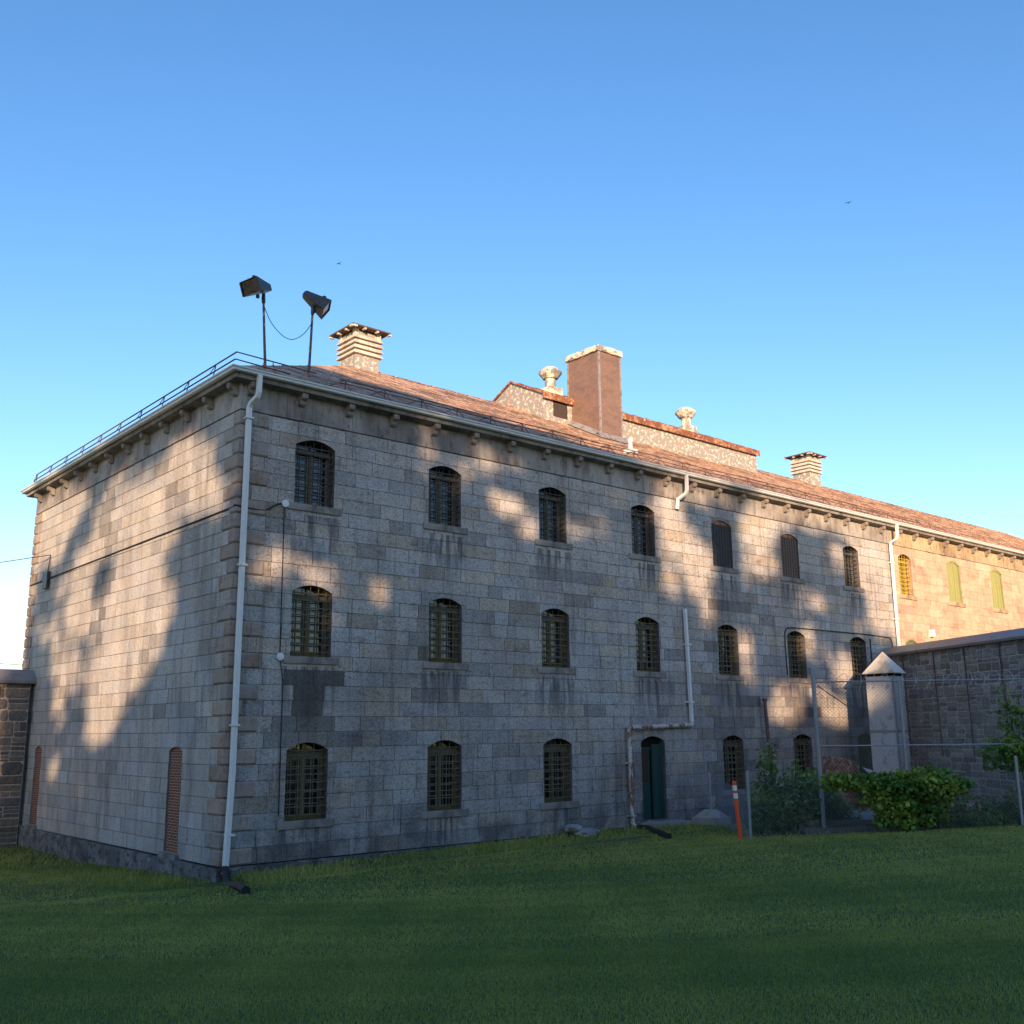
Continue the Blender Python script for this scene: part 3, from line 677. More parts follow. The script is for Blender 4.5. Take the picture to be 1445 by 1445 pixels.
# door
dx0, dx1, dz0, dz1 = 16.22, 17.52, -3.22, -.26
mb = MB(); mb.box(dx0, dx0+.07, .18, .26, dz0, dz1-.2); mb.box(dx1-.12, dx1, .10, .26, dz0, dz1-.2); 
mb.box(dx0+.07, dx1-.12, .18, .26, dz1-.5, dz1-.4); door = mb.build('door', M['door'], bld)
mb = MB(); mb.box(dx0+.07, dx0+.66, .20, .25, dz0, dz0+1.3); mb.box(dx0+.54, dx0+.66, .2, .25, dz0+1.3, dz1-.5)
mb.box(dx0+.70, dx1-.14, .12, .17, dz0, dz1-.3); mb.box(dx0+.72, dx0+.80, .1, .12, dz0, dz1-.35); mb.box(dx1-.26, dx1-.2, .1, .12, dz0, dz1-.35); mb.build('leaf', M['door'], door)
mb = MB(); mb.box(dx0+.16, dx0+.54, .22, .24, dz0+1.3, dz1-.5); mb.build('pane', M['doorglass'], door)
mb = MB(); mb.box(dx0, dx1, .27, .28, dz0, dz1); mb.build('backing', M['black'], door)
mb = MB(); mb.box(dx0+.12, dx0+.155, .16, .2, dz0+1.0, dz0+1.16); mb.build('handle', M['iron'], door)
mb = MB(); mb.box(15.95, 18.0, -.75, -.02, -3.75, -3.28, (1, 1, 1)); mb.build('doorstep', M['concrete'], bld)
# brick infills on the side wall
def infill(o):
    mb = MB(); l, r_ = o[0]-o[1]/2, o[0]+o[1]/2; n = 8
    # modelled in local x/z, turned to face -X
    for i in range(n):
        a, b = l+(r_-l)*i/n, l+(r_-l)*(i+1)/n
        mb.quad([(a-o[0], 0, 0), (b-o[0], 0, 0), (b-o[0], 0, archz(o, b)-o[2]), (a-o[0], 0, archz(o, a)-o[2])])
    f = mb.build('brick_infill', M['brickred'], bld, loc=(.045, o[0], o[2])); f.rotation_euler.z = R(-90)
    mb = MB(); mb.box(-o[1]/2-.12, o[1]/2+.12, -.17, .0, -.17, -.01, (.27, .26, .25)); mb.build('sill', M['trimstone'], f)
for o in side_open: infill(o)
# ------------------------------------------------------------------ downpipes and conduits
def downpipe(pts, m, r=.075, label=None, n=4):
    mb = MB(); mb.tube(pts, r, n); o = mb.build('downpipe', M[m], bld)
    if label: o['label'] = label
    return o
def straps(p, zs, x, y):
    for z in zs: mb = MB(); mb.box(x-.11, x+.11, y-.11, -.012, z-.025, z+.025); mb.build('pipe_strap', p.data.materials[0], p)
p = downpipe([(.27, -.50, 9.92), (.27, -.49, 9.40), (.26, -.44, 9.28), (.18, -.22, 9.12), (.16, -.16, 9.0), (.16, -.16, -1.0), (.06, -.2, -3.55)], 'pipe_white', .088, 'tall white downpipe at the near corner'); straps(p, (8.7, 4.5, .2, -2.6), .16, -.16)
p = downpipe([(18.9, -.50, 9.92), (18.9, -.49, 9.3), (18.88, -.42, 9.15), (18.72, -.16, 8.95), (18.66, -.15, 8.55)], 'pipe_white', .075, 'short broken downpipe stub under the middle eave')
p = downpipe([(18.86, -.15, 4.58), (18.98, -.15, .20)], 'pipe_white', .08, 'white mid wall downpipe'); straps(p, (3.2, 1.0), 18.93, -.15)
p = downpipe([(18.98, -.16, .26), (18.98, -.16, .14), (15.46, -.2, .05), (15.40, -.2, .02)], 'pipe_rust', .085, 'rusty nearly level cross pipe above the door', 8)
p = downpipe([(15.42, -.18, .06), (15.46, -.18, -3.25), (15.55, -.3, -3.45)], 'pipe_rust', .08, 'rust streaked downpipe beside the door', 8); straps(p, (-1.2, -3.0), 15.45, -.18)
p = downpipe([(35.1, -.50, 9.92), (35.1, -.49, 9.3), (35.08, -.42, 9.15), (34.97, -.16, 9.0), (34.95, -.15, 3.4)], 'pipe_white', .088, 'white downpipe at the joint with the sandstone section'); straps(p, (8.0, 5.2), 34.95, -.15)
mb = MB(); mb.tube(chaikin([(-.09, 0.0, 6.17), (-.09, -.09, 6.17), (.6, -.05, 6.12), (.9, -.04, 6.15), (1.15, -.04, 6.35), (1.45, -.04, 6.45), (1.75, -.04, 6.44)], 2), .022, 5); mb.tube([(1.44, -.04, 6.4), (1.48, -.04, 2.05), (1.6, -.04, 1.4), (1.62, -.04, -2.2)], .014, 5)
mb.build('wall_cable', M['cable'], bld); mb = MB()
mb.tube([(-.04, .0, 6.15), (-.035, 16.3, 6.02)], .026, 5); mb.build('wall_cable', M['cable'], bld); mb = MB(); mb.tube([(-.035, 16.6, 6.02), (-.035, DEP+.1, 5.98)], .024, 5)
mb.build('wall_cable', M['cable'], bld); mb = MB(); mb.tube(chaikin([(25.6, -.05, 2.2), (25.55, -.05, 4.0), (25.75, -.05, 4.25), (26.6, -.05, 4.28), (34.2, -.05, 4.3), (34.5, -.05, 4.1), (34.5, -.05, 3.6)], 1), .022, 5)
mb.build('wall_cable', M['cable'], bld); mb = MB(); mb.tube([(32.5, -.05, 4.1), (32.5, -.05, 2.0)], .03, 5)
mb.build('wall_cable', M['cable'], bld)
mb = MB(); mb.box(-.16, -.02, 16.1, 16.62, 5.62, 6.28); mb.build('junction_box', M['dark'], bld)
mb = MB(); mb.lathe((0, 0, 0), [(0, .11), (.05, .11), (.06, .03)], 12); jb = mb.build('conduit_box', M['pipe_white'], bld, loc=(1.46, -.03, 6.42), rot=(R(90), 0, 0))
c2 = jb.copy(); col.objects.link(c2); c2.location = (1.48, -.03, 2.06)
mb = MB(); mb.box(38.3, 38.5, -.25, -.02, 4.5, 4.85); mb.build('wall_light', M['white'], bld)
mb = MB(); mb.tube([(23.6, -.35, -2.2), (23.5, -.3, 1.1)], .07, 8); mb.lathe((23.5, -.3, 1.08), [(0, .11), (.1, .11), (.12, .02)], 10); mb.build('vent_pipe', M['rail'], bld)
# ------------------------------------------------------------------ floodlights
def floodlight(base, top, aim, label, tilt=0, off=.25):
    e = empty('floodlight', base, label, 'floodlight', 'floodlights on the roof corner'); b = Vector(base); t = Vector(top)-b
    mb = MB(); mb.tube([(0, 0, -.12), (0, 0, .1), t*.5, t], [.06, .042, .038, .034], 8); mb.build('pole', M['rustpole'], e)
    mb = MB(); mb.tube([t*.93, t*1.0, t+Vector((0, 0, .16))], [.055, .06, .05], 8); mb.build('clamp', M['dark'], e)
    # housing: tapering box, big open mouth towards aim
    d = Vector(aim).normalized(); up = Vector((0, 0, 1)); x = d.cross(up).normalized(); u_ = x.cross(d).normalized()
    ct = math.cos(tilt); st = math.sin(tilt); x, u_ = x*ct+u_*st, u_*ct-x*st
    o = t+Vector((0, 0, .33))+d*off
    rings = [(-.52, .08, .07), (-.47, .13, .10), (-.1, .23, .155), (.30, .34, .22), (.36, .35, .23)]
    mb = MB(); prev = None
    for s, a, h in rings:
        c = o+d*s; ring = [c+x*i*a+u_*j*h for i, j in ((-1, -.9), (-.9, -1), (.9, -1), (1, -.9), (1, .9), (.9, 1), (-.9, 1), (-1, .9))]
        if prev:
            for k in range(8): mb.quad([prev[k], prev[(k+1) % 8], ring[(k+1) % 8], ring[k]])
        else: mb.quad(ring[::-1])
        prev = ring
    h_ = mb.build('housing', M['dark'], e)
    mb = MB(); c = o+d*.36
    for k in range(8):   # rim
        a_, b_ = prev[k], prev[(k+1) % 8]; mb.quad([a_, b_, c+(b_-c)*.88, c+(a_-c)*.88]); 
    mb.build('rim', M['dark'], h_)
    mb = MB(); pr = [c+(p_-c)*.88-d*.03 for p_ in prev]; mb.quad(pr); mb.build('lens', M['lens'], h_)
    mb = MB(); mb.box(-.05, .05, -.05, .05, -.1, .05, M=Matrix.Translation(o+u_*.30+d*.05)); mb.box(-.04, .04, -.04, .04, -.05, .05, M=Matrix.Translation(o-u_*.28+d*.1)); mb.build('lug', M['dark'], h_)
    return e
M['lens'] = mat('reflector', (.07, .07, .075), .2, metal=.7, noises=[(3, .5, .6, (.04, .04, .045), ONE)])
floodlight((.92, .51, 10.66), (.78, .51, 12.72), (-.90, -.35, -.30), 'left floodlight on a rusty pole, mouth turned left over the roof corner', R(-6), .28)
floodlight((2.62, .92, 10.88), (2.68, .92, 13.0), (.78, -.45, -.62), 'right floodlight on a rusty pole, tipped down towards the right', R(8), .16)
mb = MB(); mb.tube(chaikin([(.82, .5, 12.45), (1.1, .58, 12.0), (1.75, .7, 11.65), (2.3, .8, 12.0), (2.66, .9, 12.55)], 3), .012, 5)
tag(mb.build('cable', M['cablegreen']), 'thin green cable hanging between the two roof floodlights', 'cable')
# overhead wires at far left
mb = MB(); mb.tube(chaikin([(-.06, 16.2, 6.95), (-3, 20, 6.5), (-9, 27, 6.1), (-22, 42, 8)], 3), .018, 4); mb.tube([(-.06, 16.2, 6.95), (-.08, 16.3, 6.2)], .018, 4)
tag(mb.build('overhead_wire', M['cable']), 'dark wire sagging in from the left to the box high on the side wall', 'wire')
mb = MB(); mb.tube([(-.02, 18.5, 2.75), (-20, 40, 4.9)], .02, 4)
tag(mb.build('overhead_wire', M['cable']), 'dark wire crossing the sky just above the left boundary wall', 'wire')
# ------------------------------------------------------------------ rubble walls
def rubble(mb, L, z0, z1, mf, pal, mortar, rg, hmin=.10, hmax=.34):
    """random-coursed fieldstone: rows split into bands, stones as rounded proud patches"""
    mb.quad([mf(0, z0, 0), mf(L, z0, 0), mf(L, z1, 0), mf(0, z1, 0)], mortar)
    def stone(a, b, c, d):
        j = .02; a += j; b -= j; c += j; d -= j
        if b-a < .05 or d-c < .03: return
        t = rg.choice(pal); v = rg.uniform(.7, 1.25); t = tuple(k*v for k in t); po = rg.uniform(.015, .04)
        k = min(b-a, d-c)*rg.uniform(.06, .24); J = lambda: rg.uniform(-.02, .02)
        P = [(a+k, c+J()*.5), (b-k, c+J()*.5), (b, c+k), (b+J()*.4, d-k), (b-k, d+J()*.5), (a+k, d+J()*.5), (a, d-k), (a+J()*.4, c+k)]
        m_ = ((a+b)/2, (c+d)/2)
        I = [(m_[0]+(x-m_[0])*.86, m_[1]+(z-m_[1])*.82) for x, z in P]
        mb.quad([mf(x, z, po) for x, z in I], t)
        for i in range(8):
            q_ = (i+1) % 8; mb.quad([mf(*P[i], 0), mf(*P[q_], 0), mf(*I[q_], po), mf(*I[i], po)], t)
    z = z0
    while z < z1-.05:
        h = rg.uniform(.40, .6); h = z1-z if z1-z-h < .25 else h
        x = 0
        while x < L:
            w_ = rg.uniform(.3, .95); e = min(L, x+w_); k = rg.random()
            if k < .3: stone(x, e, z, z+h)
            elif k < .75:
                s = z+h*rg.uniform(.3, .7); stone(x, e, z, s); m_ = x+w_*rg.uniform(.35, .65)
                if rg.random() < .4: stone(x, m_, s, z+h); stone(m_, e, s, z+h)
                else: stone(x, e, s, z+h)
            else:
                s1 = z+h*rg.uniform(.25, .4); s2 = z+h*rg.uniform(.6, .75); stone(x, e, z, s1); stone(x, e, s1, s2); stone(x, e, s2, z+h)
            x = e
        z += h
palG = [(.21, .23, .22), (.26, .265, .27), (.17, .185, .20), (.31, .30, .29), (.22, .235, .21)]
palB = [(.17, .145, .12), (.13, .125, .12), (.20, .165, .13), (.10, .10, .10)]
# right
hd = R(30); wd_ = Vector((-math.sin(hd), -math.cos(hd), 0)); wn = Vector((-math.cos(hd), math.sin(hd), 0)); W0 = Vector((33.35, -.02, 0)); WL = 17.
rw = empty('boundary_wall', W0, 'high grey fieldstone boundary wall joining the building at right under a metal coping', 'wall')
mb = MB(); rubble(mb, WL, -4.2, 3.25, lambda s, z, d: tuple(wd_*s+wn*d+Vector((0, 0, z))), palG, (.43, .40, .38), rg)
A_, B_ = wd_*WL, -wn*.8
mb.quad([tuple(A_+Vector((0, 0, -4.2))), tuple(A_+B_+Vector((0, 0, -4.2))), tuple(A_+B_+Vector((0, 0, 3.25))), tuple(A_+Vector((0, 0, 3.25)))], (.2, .2, .2))
mb.quad([tuple(B_+Vector((0, 0, -4.2))), tuple(A_+B_+Vector((0, 0, -4.2))), tuple(A_+B_+Vector((0, 0, 3.25))), tuple(B_+Vector((0, 0, 3.25)))], (.2, .2, .2))
mb.build('masonry', M['fieldstone'], rw)
mb = MB()
for s0_, s1_ in ((-.1, WL+.2),):
    for (o0, z0), (o1, z1) in zip([(.0, 3.24), (.22, 3.24), (.24, 3.34), (-.4, 3.72), (-1.0, 3.34), (-1.0, 3.24)], [(.22, 3.24), (.24, 3.34), (-.4, 3.72), (-1.0, 3.34), (-1.0, 3.24), (0, 3.24)]):
        mb.quad([tuple(wd_*s0_+wn*o0+Vector((0, 0, z0))), tuple(wd_*s1_+wn*o0+Vector((0, 0, z0))), tuple(wd_*s1_+wn*o1+Vector((0, 0, z1))), tuple(wd_*s0_+wn*o1+Vector((0, 0, z1)))])
mb.build('coping', M['coping'], rw)
mb = MB()
for s_ in (2.0, 4.4, 6.6, 8.9, 11.5): mb.tube([tuple(wd_*s_+wn*.06+Vector((0, 0, 3.2))), tuple(wd_*(s_+.05)+wn*.06+Vector((0, 0, -1.2)))], .028, 5)
mb.build('rod', M['rail'], rw)
# left
lw = empty('boundary_wall', (-.2, 16.85, 0), 'brown fieldstone boundary wall running off left from the side wall, grey metal coping', 'wall')
mb = MB(); rubble(mb, 24, -4.6, 1.95, lambda s, z, d: (-s, -d, z), palB, (.38, .33, .28), rg)
mb.quad([(-24, .8, -4.6), (0, .8, -4.6), (0, .8, 1.95), (-24, .8, 1.95)], (.2, .2, .2)); mb.build('masonry', M['fieldstone'], lw)
mb = MB()
pr = [(0, 1.94), (-.2, 1.94), (-.22, 2.04), (-.12, 2.12), (.4, 2.5), (1.0, 2.04), (1.0, 1.94)]
for (a, b), (c, d) in zip(pr, pr[1:]+pr[:1]): mb.quad([(-24, a, b), (.16, a, b), (.16, c, d), (-24, c, d)])
mb.quad([(.16, a, b) for a, b in pr])
mb.build('coping', M['coping'], lw)
mb = MB(); mb.tube([(-1.1, -.06, 1.8), (-1.25, -.06, -2.3)], .025, 5); mb.build('rod', M['rail'], lw)
# ------------------------------------------------------------------ white shaft with pyramid cap
sh = empty('vent_shaft', (28.6, -3.2, gz(28.6, -3.2)), 'pale square shaft with rust stained pointed cap standing beside the fieldstone wall', 'shaft')
H0 = sh.location.z; zt = 2.12-H0
mb = MB(); mb.box(0, .9, 0, 1.25, -.3, zt); mb.build('shaft', M['shaft'], sh)
mb = MB(); mb.box(-.02, .92, -.02, 1.27, zt-2.35, zt-2.25); mb.box(-.025, .05, -.025, .05, -.3, zt); mb.build('seam_strip', M['galv'], sh)
mb = MB(); a = [(-.12, -.12, zt+.12), (1.02, -.12, zt+.12), (1.02, 1.37, zt+.12), (-.12, 1.37, zt+.12)]; mb.quad(a[::-1])
for i in range(4): mb.quad([a[i], a[(i+1) % 4], (.45, .62, zt+1.08)])
mb.build('cap', M['shaftcap'], sh)
mb = MB(); mb.box(.05, .85, .05, 1.2, zt+.002, zt+.12); mb.build('opening', M['black'], sh)
# ------------------------------------------------------------------ fences
def chainlink(mb, A, dirv, L, z0f, z1, pitch=.075, r=.0042):
    """diagonal wires clipped to the panel; slightly zig-zag in depth"""
    n = FN
    def seg(s0_, h0, s1_, h1):
        p0 = A+dirv*s0_; p1 = A+dirv*s1_; zb = z0f
        a = (p0.x, p0.y, zb+h0); b = (p1.x, p1.y, zb+h1)
        mb.tube([a, b], r, 3, cap=False)
    H = z1-z0f
    k = -H
    while k < L:
        s0_, h0 = (k, 0) if k >= 0 else (0, -k); s1_, h1 = (k+H, H) if k+H <= L else (L, L-k)
        if h1-h0 > .02: seg(s0_, h0, s1_, h1); seg(s0_, H-h0, s1_, H-h1)
        k += pitch*1.414
low = FA+FD*0; g0 = gz(FA.x, FA.y)
lf = empty('chain_link_fence', (FA.x, FA.y, g0), 'low grey chain link fence with thin posts crossing the lawn edge at right', 'fence')
mb = MB()
def rel(o, mbx):
    ox, oy, oz = o.location; mbx.v = [(x-ox, y-oy, z-oz) for x, y, z in mbx.v]; return mbx
chainlink(mb, FA, FD, 9.6, g0, g0+1.75); rel(lf, mb).build('mesh', M['wire'], lf)
def post(par, p, h, r, m='galv', name='post', lean=(0, 0)):
    z = gz(p.x, p.y); mb = MB(); mb.tube([(p.x, p.y, z-.2), (p.x+lean[0], p.y+lean[1], z+h)], r, 8); mb.lathe((p.x+lean[0], p.y+lean[1], z+h-.01), [(0, r*1.2), (.03, r*1.1), (.06, .005)], 8); rel(par, mb).build(name, M[m], par)
for s_, h in ((0, 1.86), (5.7, .0), (7.8, 1.92), (9.6, 1.8)):
    if h: post(lf, FA+FD*s_, h, .042)
mb = MB(); a = FA+FD*0; b = FA+FD*9.6; rel(lf, mb)
A2 = Vector((18.9, -1.3, 0)); d2 = (FA-A2); L2 = d2.length; d2.normalize()
bf = empty('chain_link_fence', (A2.x, A2.y, gz(A2.x, A2.y)), 'short low chain link run between the orange marker and the concrete footing by the door', 'fence')
mb = MB(); chainlink(mb, A2, d2, L2-.1, gz(A2.x, A2.y)+.02, gz(A2.x, A2.y)+1.6, pitch=.09, r=.0021); rel(bf, mb).build('mesh', M['wire'], bf)
ft = empty('post_footing', (18.5, -1.25, gz(18.5, -1.25)), 'square pyramid shaped concrete footing holding a grey pipe post by the doorstep', 'footing')
mb = MB(); a_, b_ = .5, .16
for z0, z1, r0_, r1_ in ((-.2, .25, .5, .5), (.25, .52, .46, .16)):
    lo = [(-r0_, -r0_, z0), (r0_, -r0_, z0), (r0_, r0_, z0), (-r0_, r0_, z0)]; hi = [(-r1_, -r1_, z1), (r1_, -r1_, z1), (r1_, r1_, z1), (-r1_, r1_, z1)]
    for i in range(4): mb.quad([lo[i], lo[(i+1) % 4], hi[(i+1) % 4], hi[i]])
    mb.quad(hi)
mb.build('footing', M['concrete'], ft); mb = MB(); mb.tube([(0, 0, .4), (0, 0, 1.75)], .055, 8); mb.lathe((0, 0, 1.74), [(0, .06), (.06, .05), (.1, .01)], 8); mb.build('post', M['galv'], ft)
# tall fence
TA = Vector((15.35, -8.0, 0)); TD = Vector((.72, -.694, 0)).normalized(); tg = gz(TA.x, TA.y)
tf = empty('security_fence', (TA.x, TA.y, tg), 'tall chain link fence topped with razor wire coils in front of the pale shaft', 'fence')
def TP(s, z): p = TA+TD*s; return (p.x, p.y, z)
mb = MB(); chainlink(mb, TA, TD, 9, tg+.05, 1.36, pitch=.08, r=.0040); rel(tf, mb).build('mesh', M['wire'], tf)
mb = MB(); mb.tube([(TA.x, TA.y, tg-.2), (TA.x-.06, TA.y, 1.78)], .062, 8); mb.lathe((TA.x-.06, TA.y, 1.77), [(0, .07), (.05, .06), (.08, .01)], 8); rel(tf, mb).build('post', M['galv'], tf)
for s_ in (2.55, 6.8):
    mb = MB(); mb.tube([TP(s_, tg-.3), TP(s_, 1.40)], .05, 8); rel(tf, mb).build('post', M['galv'], tf)
for z in (1.36, -.55):
    mb = MB(); mb.tube([TP(0, z), TP(9, z+.02)], .024, 6); rel(tf, mb).build('rail', M['galv'], tf)
mb = MB(); mb.tube([TP(.08, 1.25), TP(.95, .62)], .016, 5); rel(tf, mb).build('brace', M['rail'], tf)
mb = MB(); pts = []
for i in range(420):
    t = i/420; th = t*2*math.pi*21; s_ = .3+t*8.6; c = TA+TD*(s_+.10*math.sin(th*1.0)); r_ = .26+.03*math.sin(i*.13)
    pts.append((c.x+FN.x*r_*math.cos(th), c.y+FN.y*r_*math.cos(th), 1.36+r_*math.sin(th)*.95))
mb.tube(pts, .007, 4); rel(tf, mb).build('razor_wire', M['razor'], tf)
# ------------------------------------------------------------------ small things
def at(p, name, label, cat, group=None): return empty(name, (p[0], p[1], gz(p[0], p[1])), label, cat, group)
mk = at((12.55, -7.05), 'marker_post', 'leaning orange plastic marker post with two pale bands beside the first fence post', 'marker post')
mk.rotation_euler = (0, R(-6), 0)
mb = MB(); mb.tube([(0, 0, -.1), (0, 0, 1.62)], .062, 10); mb.lathe((0, 0, 1.6), [(0, .066), (.03, .06), (.05, .01)], 10); mb.build('post', M['orange'], mk)
for z in (1.16, 1.38): mb = MB(); mb.tube([(0, 0, z), (0, 0, z+.15)], .0655, 10); mb.build('band', M['reflect'], mk)
def hose(pts, name, label):
    P = chaikin([(x, y, (gz(x, y)+.07 if z is None else z)) for x, y, z in pts], 3); mb = MB(); rad = [.095+(.008 if i % 2 else 0) for i in range(len(P))]
    mb.tube(P, rad, 10); o = mb.build(name, M['hose'], smooth=False); return tag(o, label, 'drain pipe')
hose([(.05, -.2, -3.42), (0, -.45, -3.52), (-.3, -1.1, None), (-.8, -2.2, None), (-1.15, -3.4, None), (-1.35, -4.2, None)], 'drain_hose', 'black flexible drain pipe curving out from the white corner downpipe over the grass')
hose([(15.55, -.34, -3.4), (15.4, -.9, None), (14.7, -1.8, None), (13.4, -3.2, None), (12.5, -4.4, None)], 'drain_hose', 'black flexible drain pipe on the grass below the rusty downpipe by the door')
def rock(p, s, name, label, cat, group=None, m='rubble', seed=0):
    r_ = random.Random(seed); bm = bmesh.new(); bmesh.ops.create_icosphere(bm, subdivisions=2, radius=1)
    for v in bm.verts: v.co *= 1+r_.uniform(-.2, .2); v.co.x *= s[0]; v.co.y *= s[1]; v.co.z *= s[2]
    me = bpy.data.meshes.new(name); bm.to_mesh(me); bm.free(); me.materials.append(M[m]); o = bpy.data.objects.new(name, me); col.objects.link(o)
    o.location = (p[0], p[1], gz(p[0], p[1])+p[2]); o.rotation_euler.z = r_.uniform(0, 3); return tag(o, label, cat, group)
rock((12.6, -.75, .08), (.75, .35, .14), 'stone_slab', 'flat grey stone slab lying against the wall below the third window', 'stone', seed=1)
rock((12.2, -.5, .22), (.45, .3, .14), 'stone_slab', 'smaller rough slab on top of the flat slab by the wall', 'stone', seed=2)
for k, (x, y, z, s_) in enumerate([(18.2, -8.4, .25, .4), (18.7, -8.7, .3, .45), (19.3, -9.0, .22, .5), (17.8, -8.1, .15, .35), (19.0, -8.3, .38, .32), (19.9, -9.3, .15, .4), (18.4, -8.0, .45, .28), (19.7, -9.0, .4, .33)]):
    rock((x-1.75, y+.85, z+.1), (s_, s_*.7, s_*.42), 'rubble_stone', 'pale broken stone in the rubble heap behind the fence', 'stone', 'rubble stones heaped behind the fence', seed=20+k)
lbl = ['upper grey timber beam lying behind the fence below the rubble', 'lower grey timber beam on the ground behind the fence']
for k, (x, y, z, L) in enumerate([(15.3, -7.45, .30, 2.6), (14.9, -7.6, .10, 3.0)]):
    mb = MB(); mb.box(0, L, -.14, .14, -.08, .08, M=Matrix.Rotation(R(-41), 4, 'Z')); o = mb.build('timber_beam', M['timber'], loc=(x, y, gz(x, y)+z)); tag(o, lbl[k], 'beam', 'timber beams behind the fence')
o = rock((19.7, -3.3, .1), (.14, .12, .1), 'plastic_jug', 'small white object on the dirt behind the low fence', 'litter', m='white', seed=5)
# rusty curved drum and grey sheet
dr = empty('rusty_tank', (18.3, -6.4, gz(18.3, -6.4)+.25), 'tilted rusty metal tank showing above the bush behind the tall fence', 'tank')
mb = MB(); mb.tube([(0, 0, 0), (0, 0, .05), (0, 0, 1.5), (0, 0, 1.55)], [.5, .62, .62, .5], 18); b_ = mb.build('drum', M['rust'], dr, smooth=True); dr.rotation_euler = (R(8), R(14), R(20)); dr.scale = (1.05, 1.05, 1.25)
mb = MB(); mb.tube([(0, 0, .3), (0, 0, .36)], .645, 18); mb.tube([(0, 0, 1.1), (0, 0, 1.16)], .645, 18); mb.build('hoop', M['rust'], dr)
mb = MB()
for i in range(14):
    a, b = i*.12, (i+1)*.12; f_ = lambda s: (s, 0, .55*math.cos(s*.9)+.03*math.sin(s*40)); p0, p1 = f_(a), f_(b)
    mb.quad([(p0[0], 0, p0[2]), (p1[0], 0, p1[2]), (p1[0], 1.6, p1[2]), (p0[0], 1.6, p0[2])]); mb.quad([(p0[0], 0, p0[2]-.03), (p1[0], 0, p1[2]-.03), (p1[0], 0, p1[2]), (p0[0], 0, p0[2])])
o = mb.build('curved_sheet', M['galv'], loc=(18.6, -7.6, gz(18.6, -7.6)+1.0), rot=(R(14), R(22), R(-38))); tag(o, 'curved bluish metal sheet leaning against the rusty tank', 'metal sheet')
# ------------------------------------------------------------------ plants
def leafcluster(mb, c, size, rg, c_=None, up=.35):
    n = Vector((rg.gauss(0, 1), rg.gauss(0, 1), rg.gauss(0, 1)+up)).normalized(); a = n.orthogonal().normalized(); a.rotate(Matrix.Rotation(rg.uniform(0, 6.28), 3, n)); b = n.cross(a)
    t = rg.random() if c_ is None else c_
    L, W_ = size, size*.42
    mb.quad([c-a*L*.5, c-b*W_-a*L*.05, c+a*L*.5, c+b*W_-a*L*.05], (t, t, t))
def bush(p, label, blobs, n, size, m, cat='bush', stems=(), name='bush', density=None):
    e = at(p, name, label, cat); mb = MB(); r_ = random.Random(hash(label) % 1000 if False else len(label)*7+int(p[0]*3))
    for i in range(n):
        bl = r_.choices(blobs, [b[3]*b[4]*b[5] for b in blobs])[0]
        while True:
            q_ = Vector((r_.uniform(-1, 1), r_.uniform(-1, 1), r_.uniform(-1, 1)))
            if q_.length < 1 and q_.length > r_.random()*.75: break
        k = 1+.16*math.sin(q_.x*7+bl[0])+.13*math.sin(q_.z*9+bl[1]*3)
        c = FD*(bl[0]+q_.x*bl[3]*k)+FN*(bl[1]+q_.y*bl[4]*k)+Vector((0, 0, bl[2]+q_.z*bl[5]*k))
        if c.z < 0.02: c.z = r_.uniform(.02, .2)
        cl = min(1, max(0, .35+.35*math.sin(c.x*3.1+c.z*4)+r_.gauss(0, .25)))
        leafcluster(mb, c, size*r_.uniform(.6, 1.25), r_, cl)
    mb.build('leaves', M[m], e); mb = MB()
    for s_ in stems: mb.tube([FD*a+FN*b+Vector((0, 0, c)) for a, b, c in s_], .035, 5, r2=.012)
    if not stems:
        for k in range(7): mb.tube([(r_.uniform(-.2, .2), r_.uniform(-.2, .2), -.1), (r_.uniform(-.6, .6), r_.uniform(-.4, .4), .9)], .02, 4, r2=.008)
    mb.build('stems', M['bark'], e); return e
B1 = FA+FD*4.05+FN*(-.15)
bush((B1.x, B1.y), 'broad bright green vine bush sprawling over the chain link fence at right',
     [(-1.35, 0, 1.38, .75, .3, .24), (-.8, 0, 1.34, 1.0, .35, .26), (0, 0, 1.15, .95, .45, .5), (.9, 0, 1.3, 1.0, .45, .45), (1.6, 0, 1.25, .65, .4, .42), (.2, 0, .6, .75, .5, .6), (-1.6, 0, 1.5, .45, .2, .14), (.9, .1, .6, .7, .4, .5)], 6500, .15, 'leaf',
     stems=[((.5, 0, -.1), (.4, 0, .6), (-.6, 0, 1.3)), ((.5, 0, -.1), (.7, 0, .8), (1.6, 0, 1.4)), ((1.35, 0, -.1), (1.3, 0, .5), (1.25, 0, 1.2))])
B2 = FA+FD*1.75+FN*2.0
bush((B2.x, B2.y), 'dark leggy weed bush behind the low fence beside the orange marker',
     [(-.6, 0, .7, .9, .7, .8), (.5, 0, .8, 1.0, .7, .8), (-.7, 0, 1.7, .35, .3, .9), (.2, .2, 1.65, .3, .3, .5), (.7, 0, 1.5, .3, .3, .5), (1.2, 0, .6, .6, .6, .6), (-.45, .1, 2.3, .14, .14, .4)], 7000, .12, 'leafdark',
     stems=[((-.6, 0, -.1), (-.6, 0, 1.2), (-.5, 0, 2.6)), ((.2, .2, -.1), (.2, .2, 1.2), (.25, .2, 2.1)), ((.7, 0, -.1), (.7, 0, 1.0), (.75, 0, 1.9))])
B3 = FA+FD*8.6+FN*.9
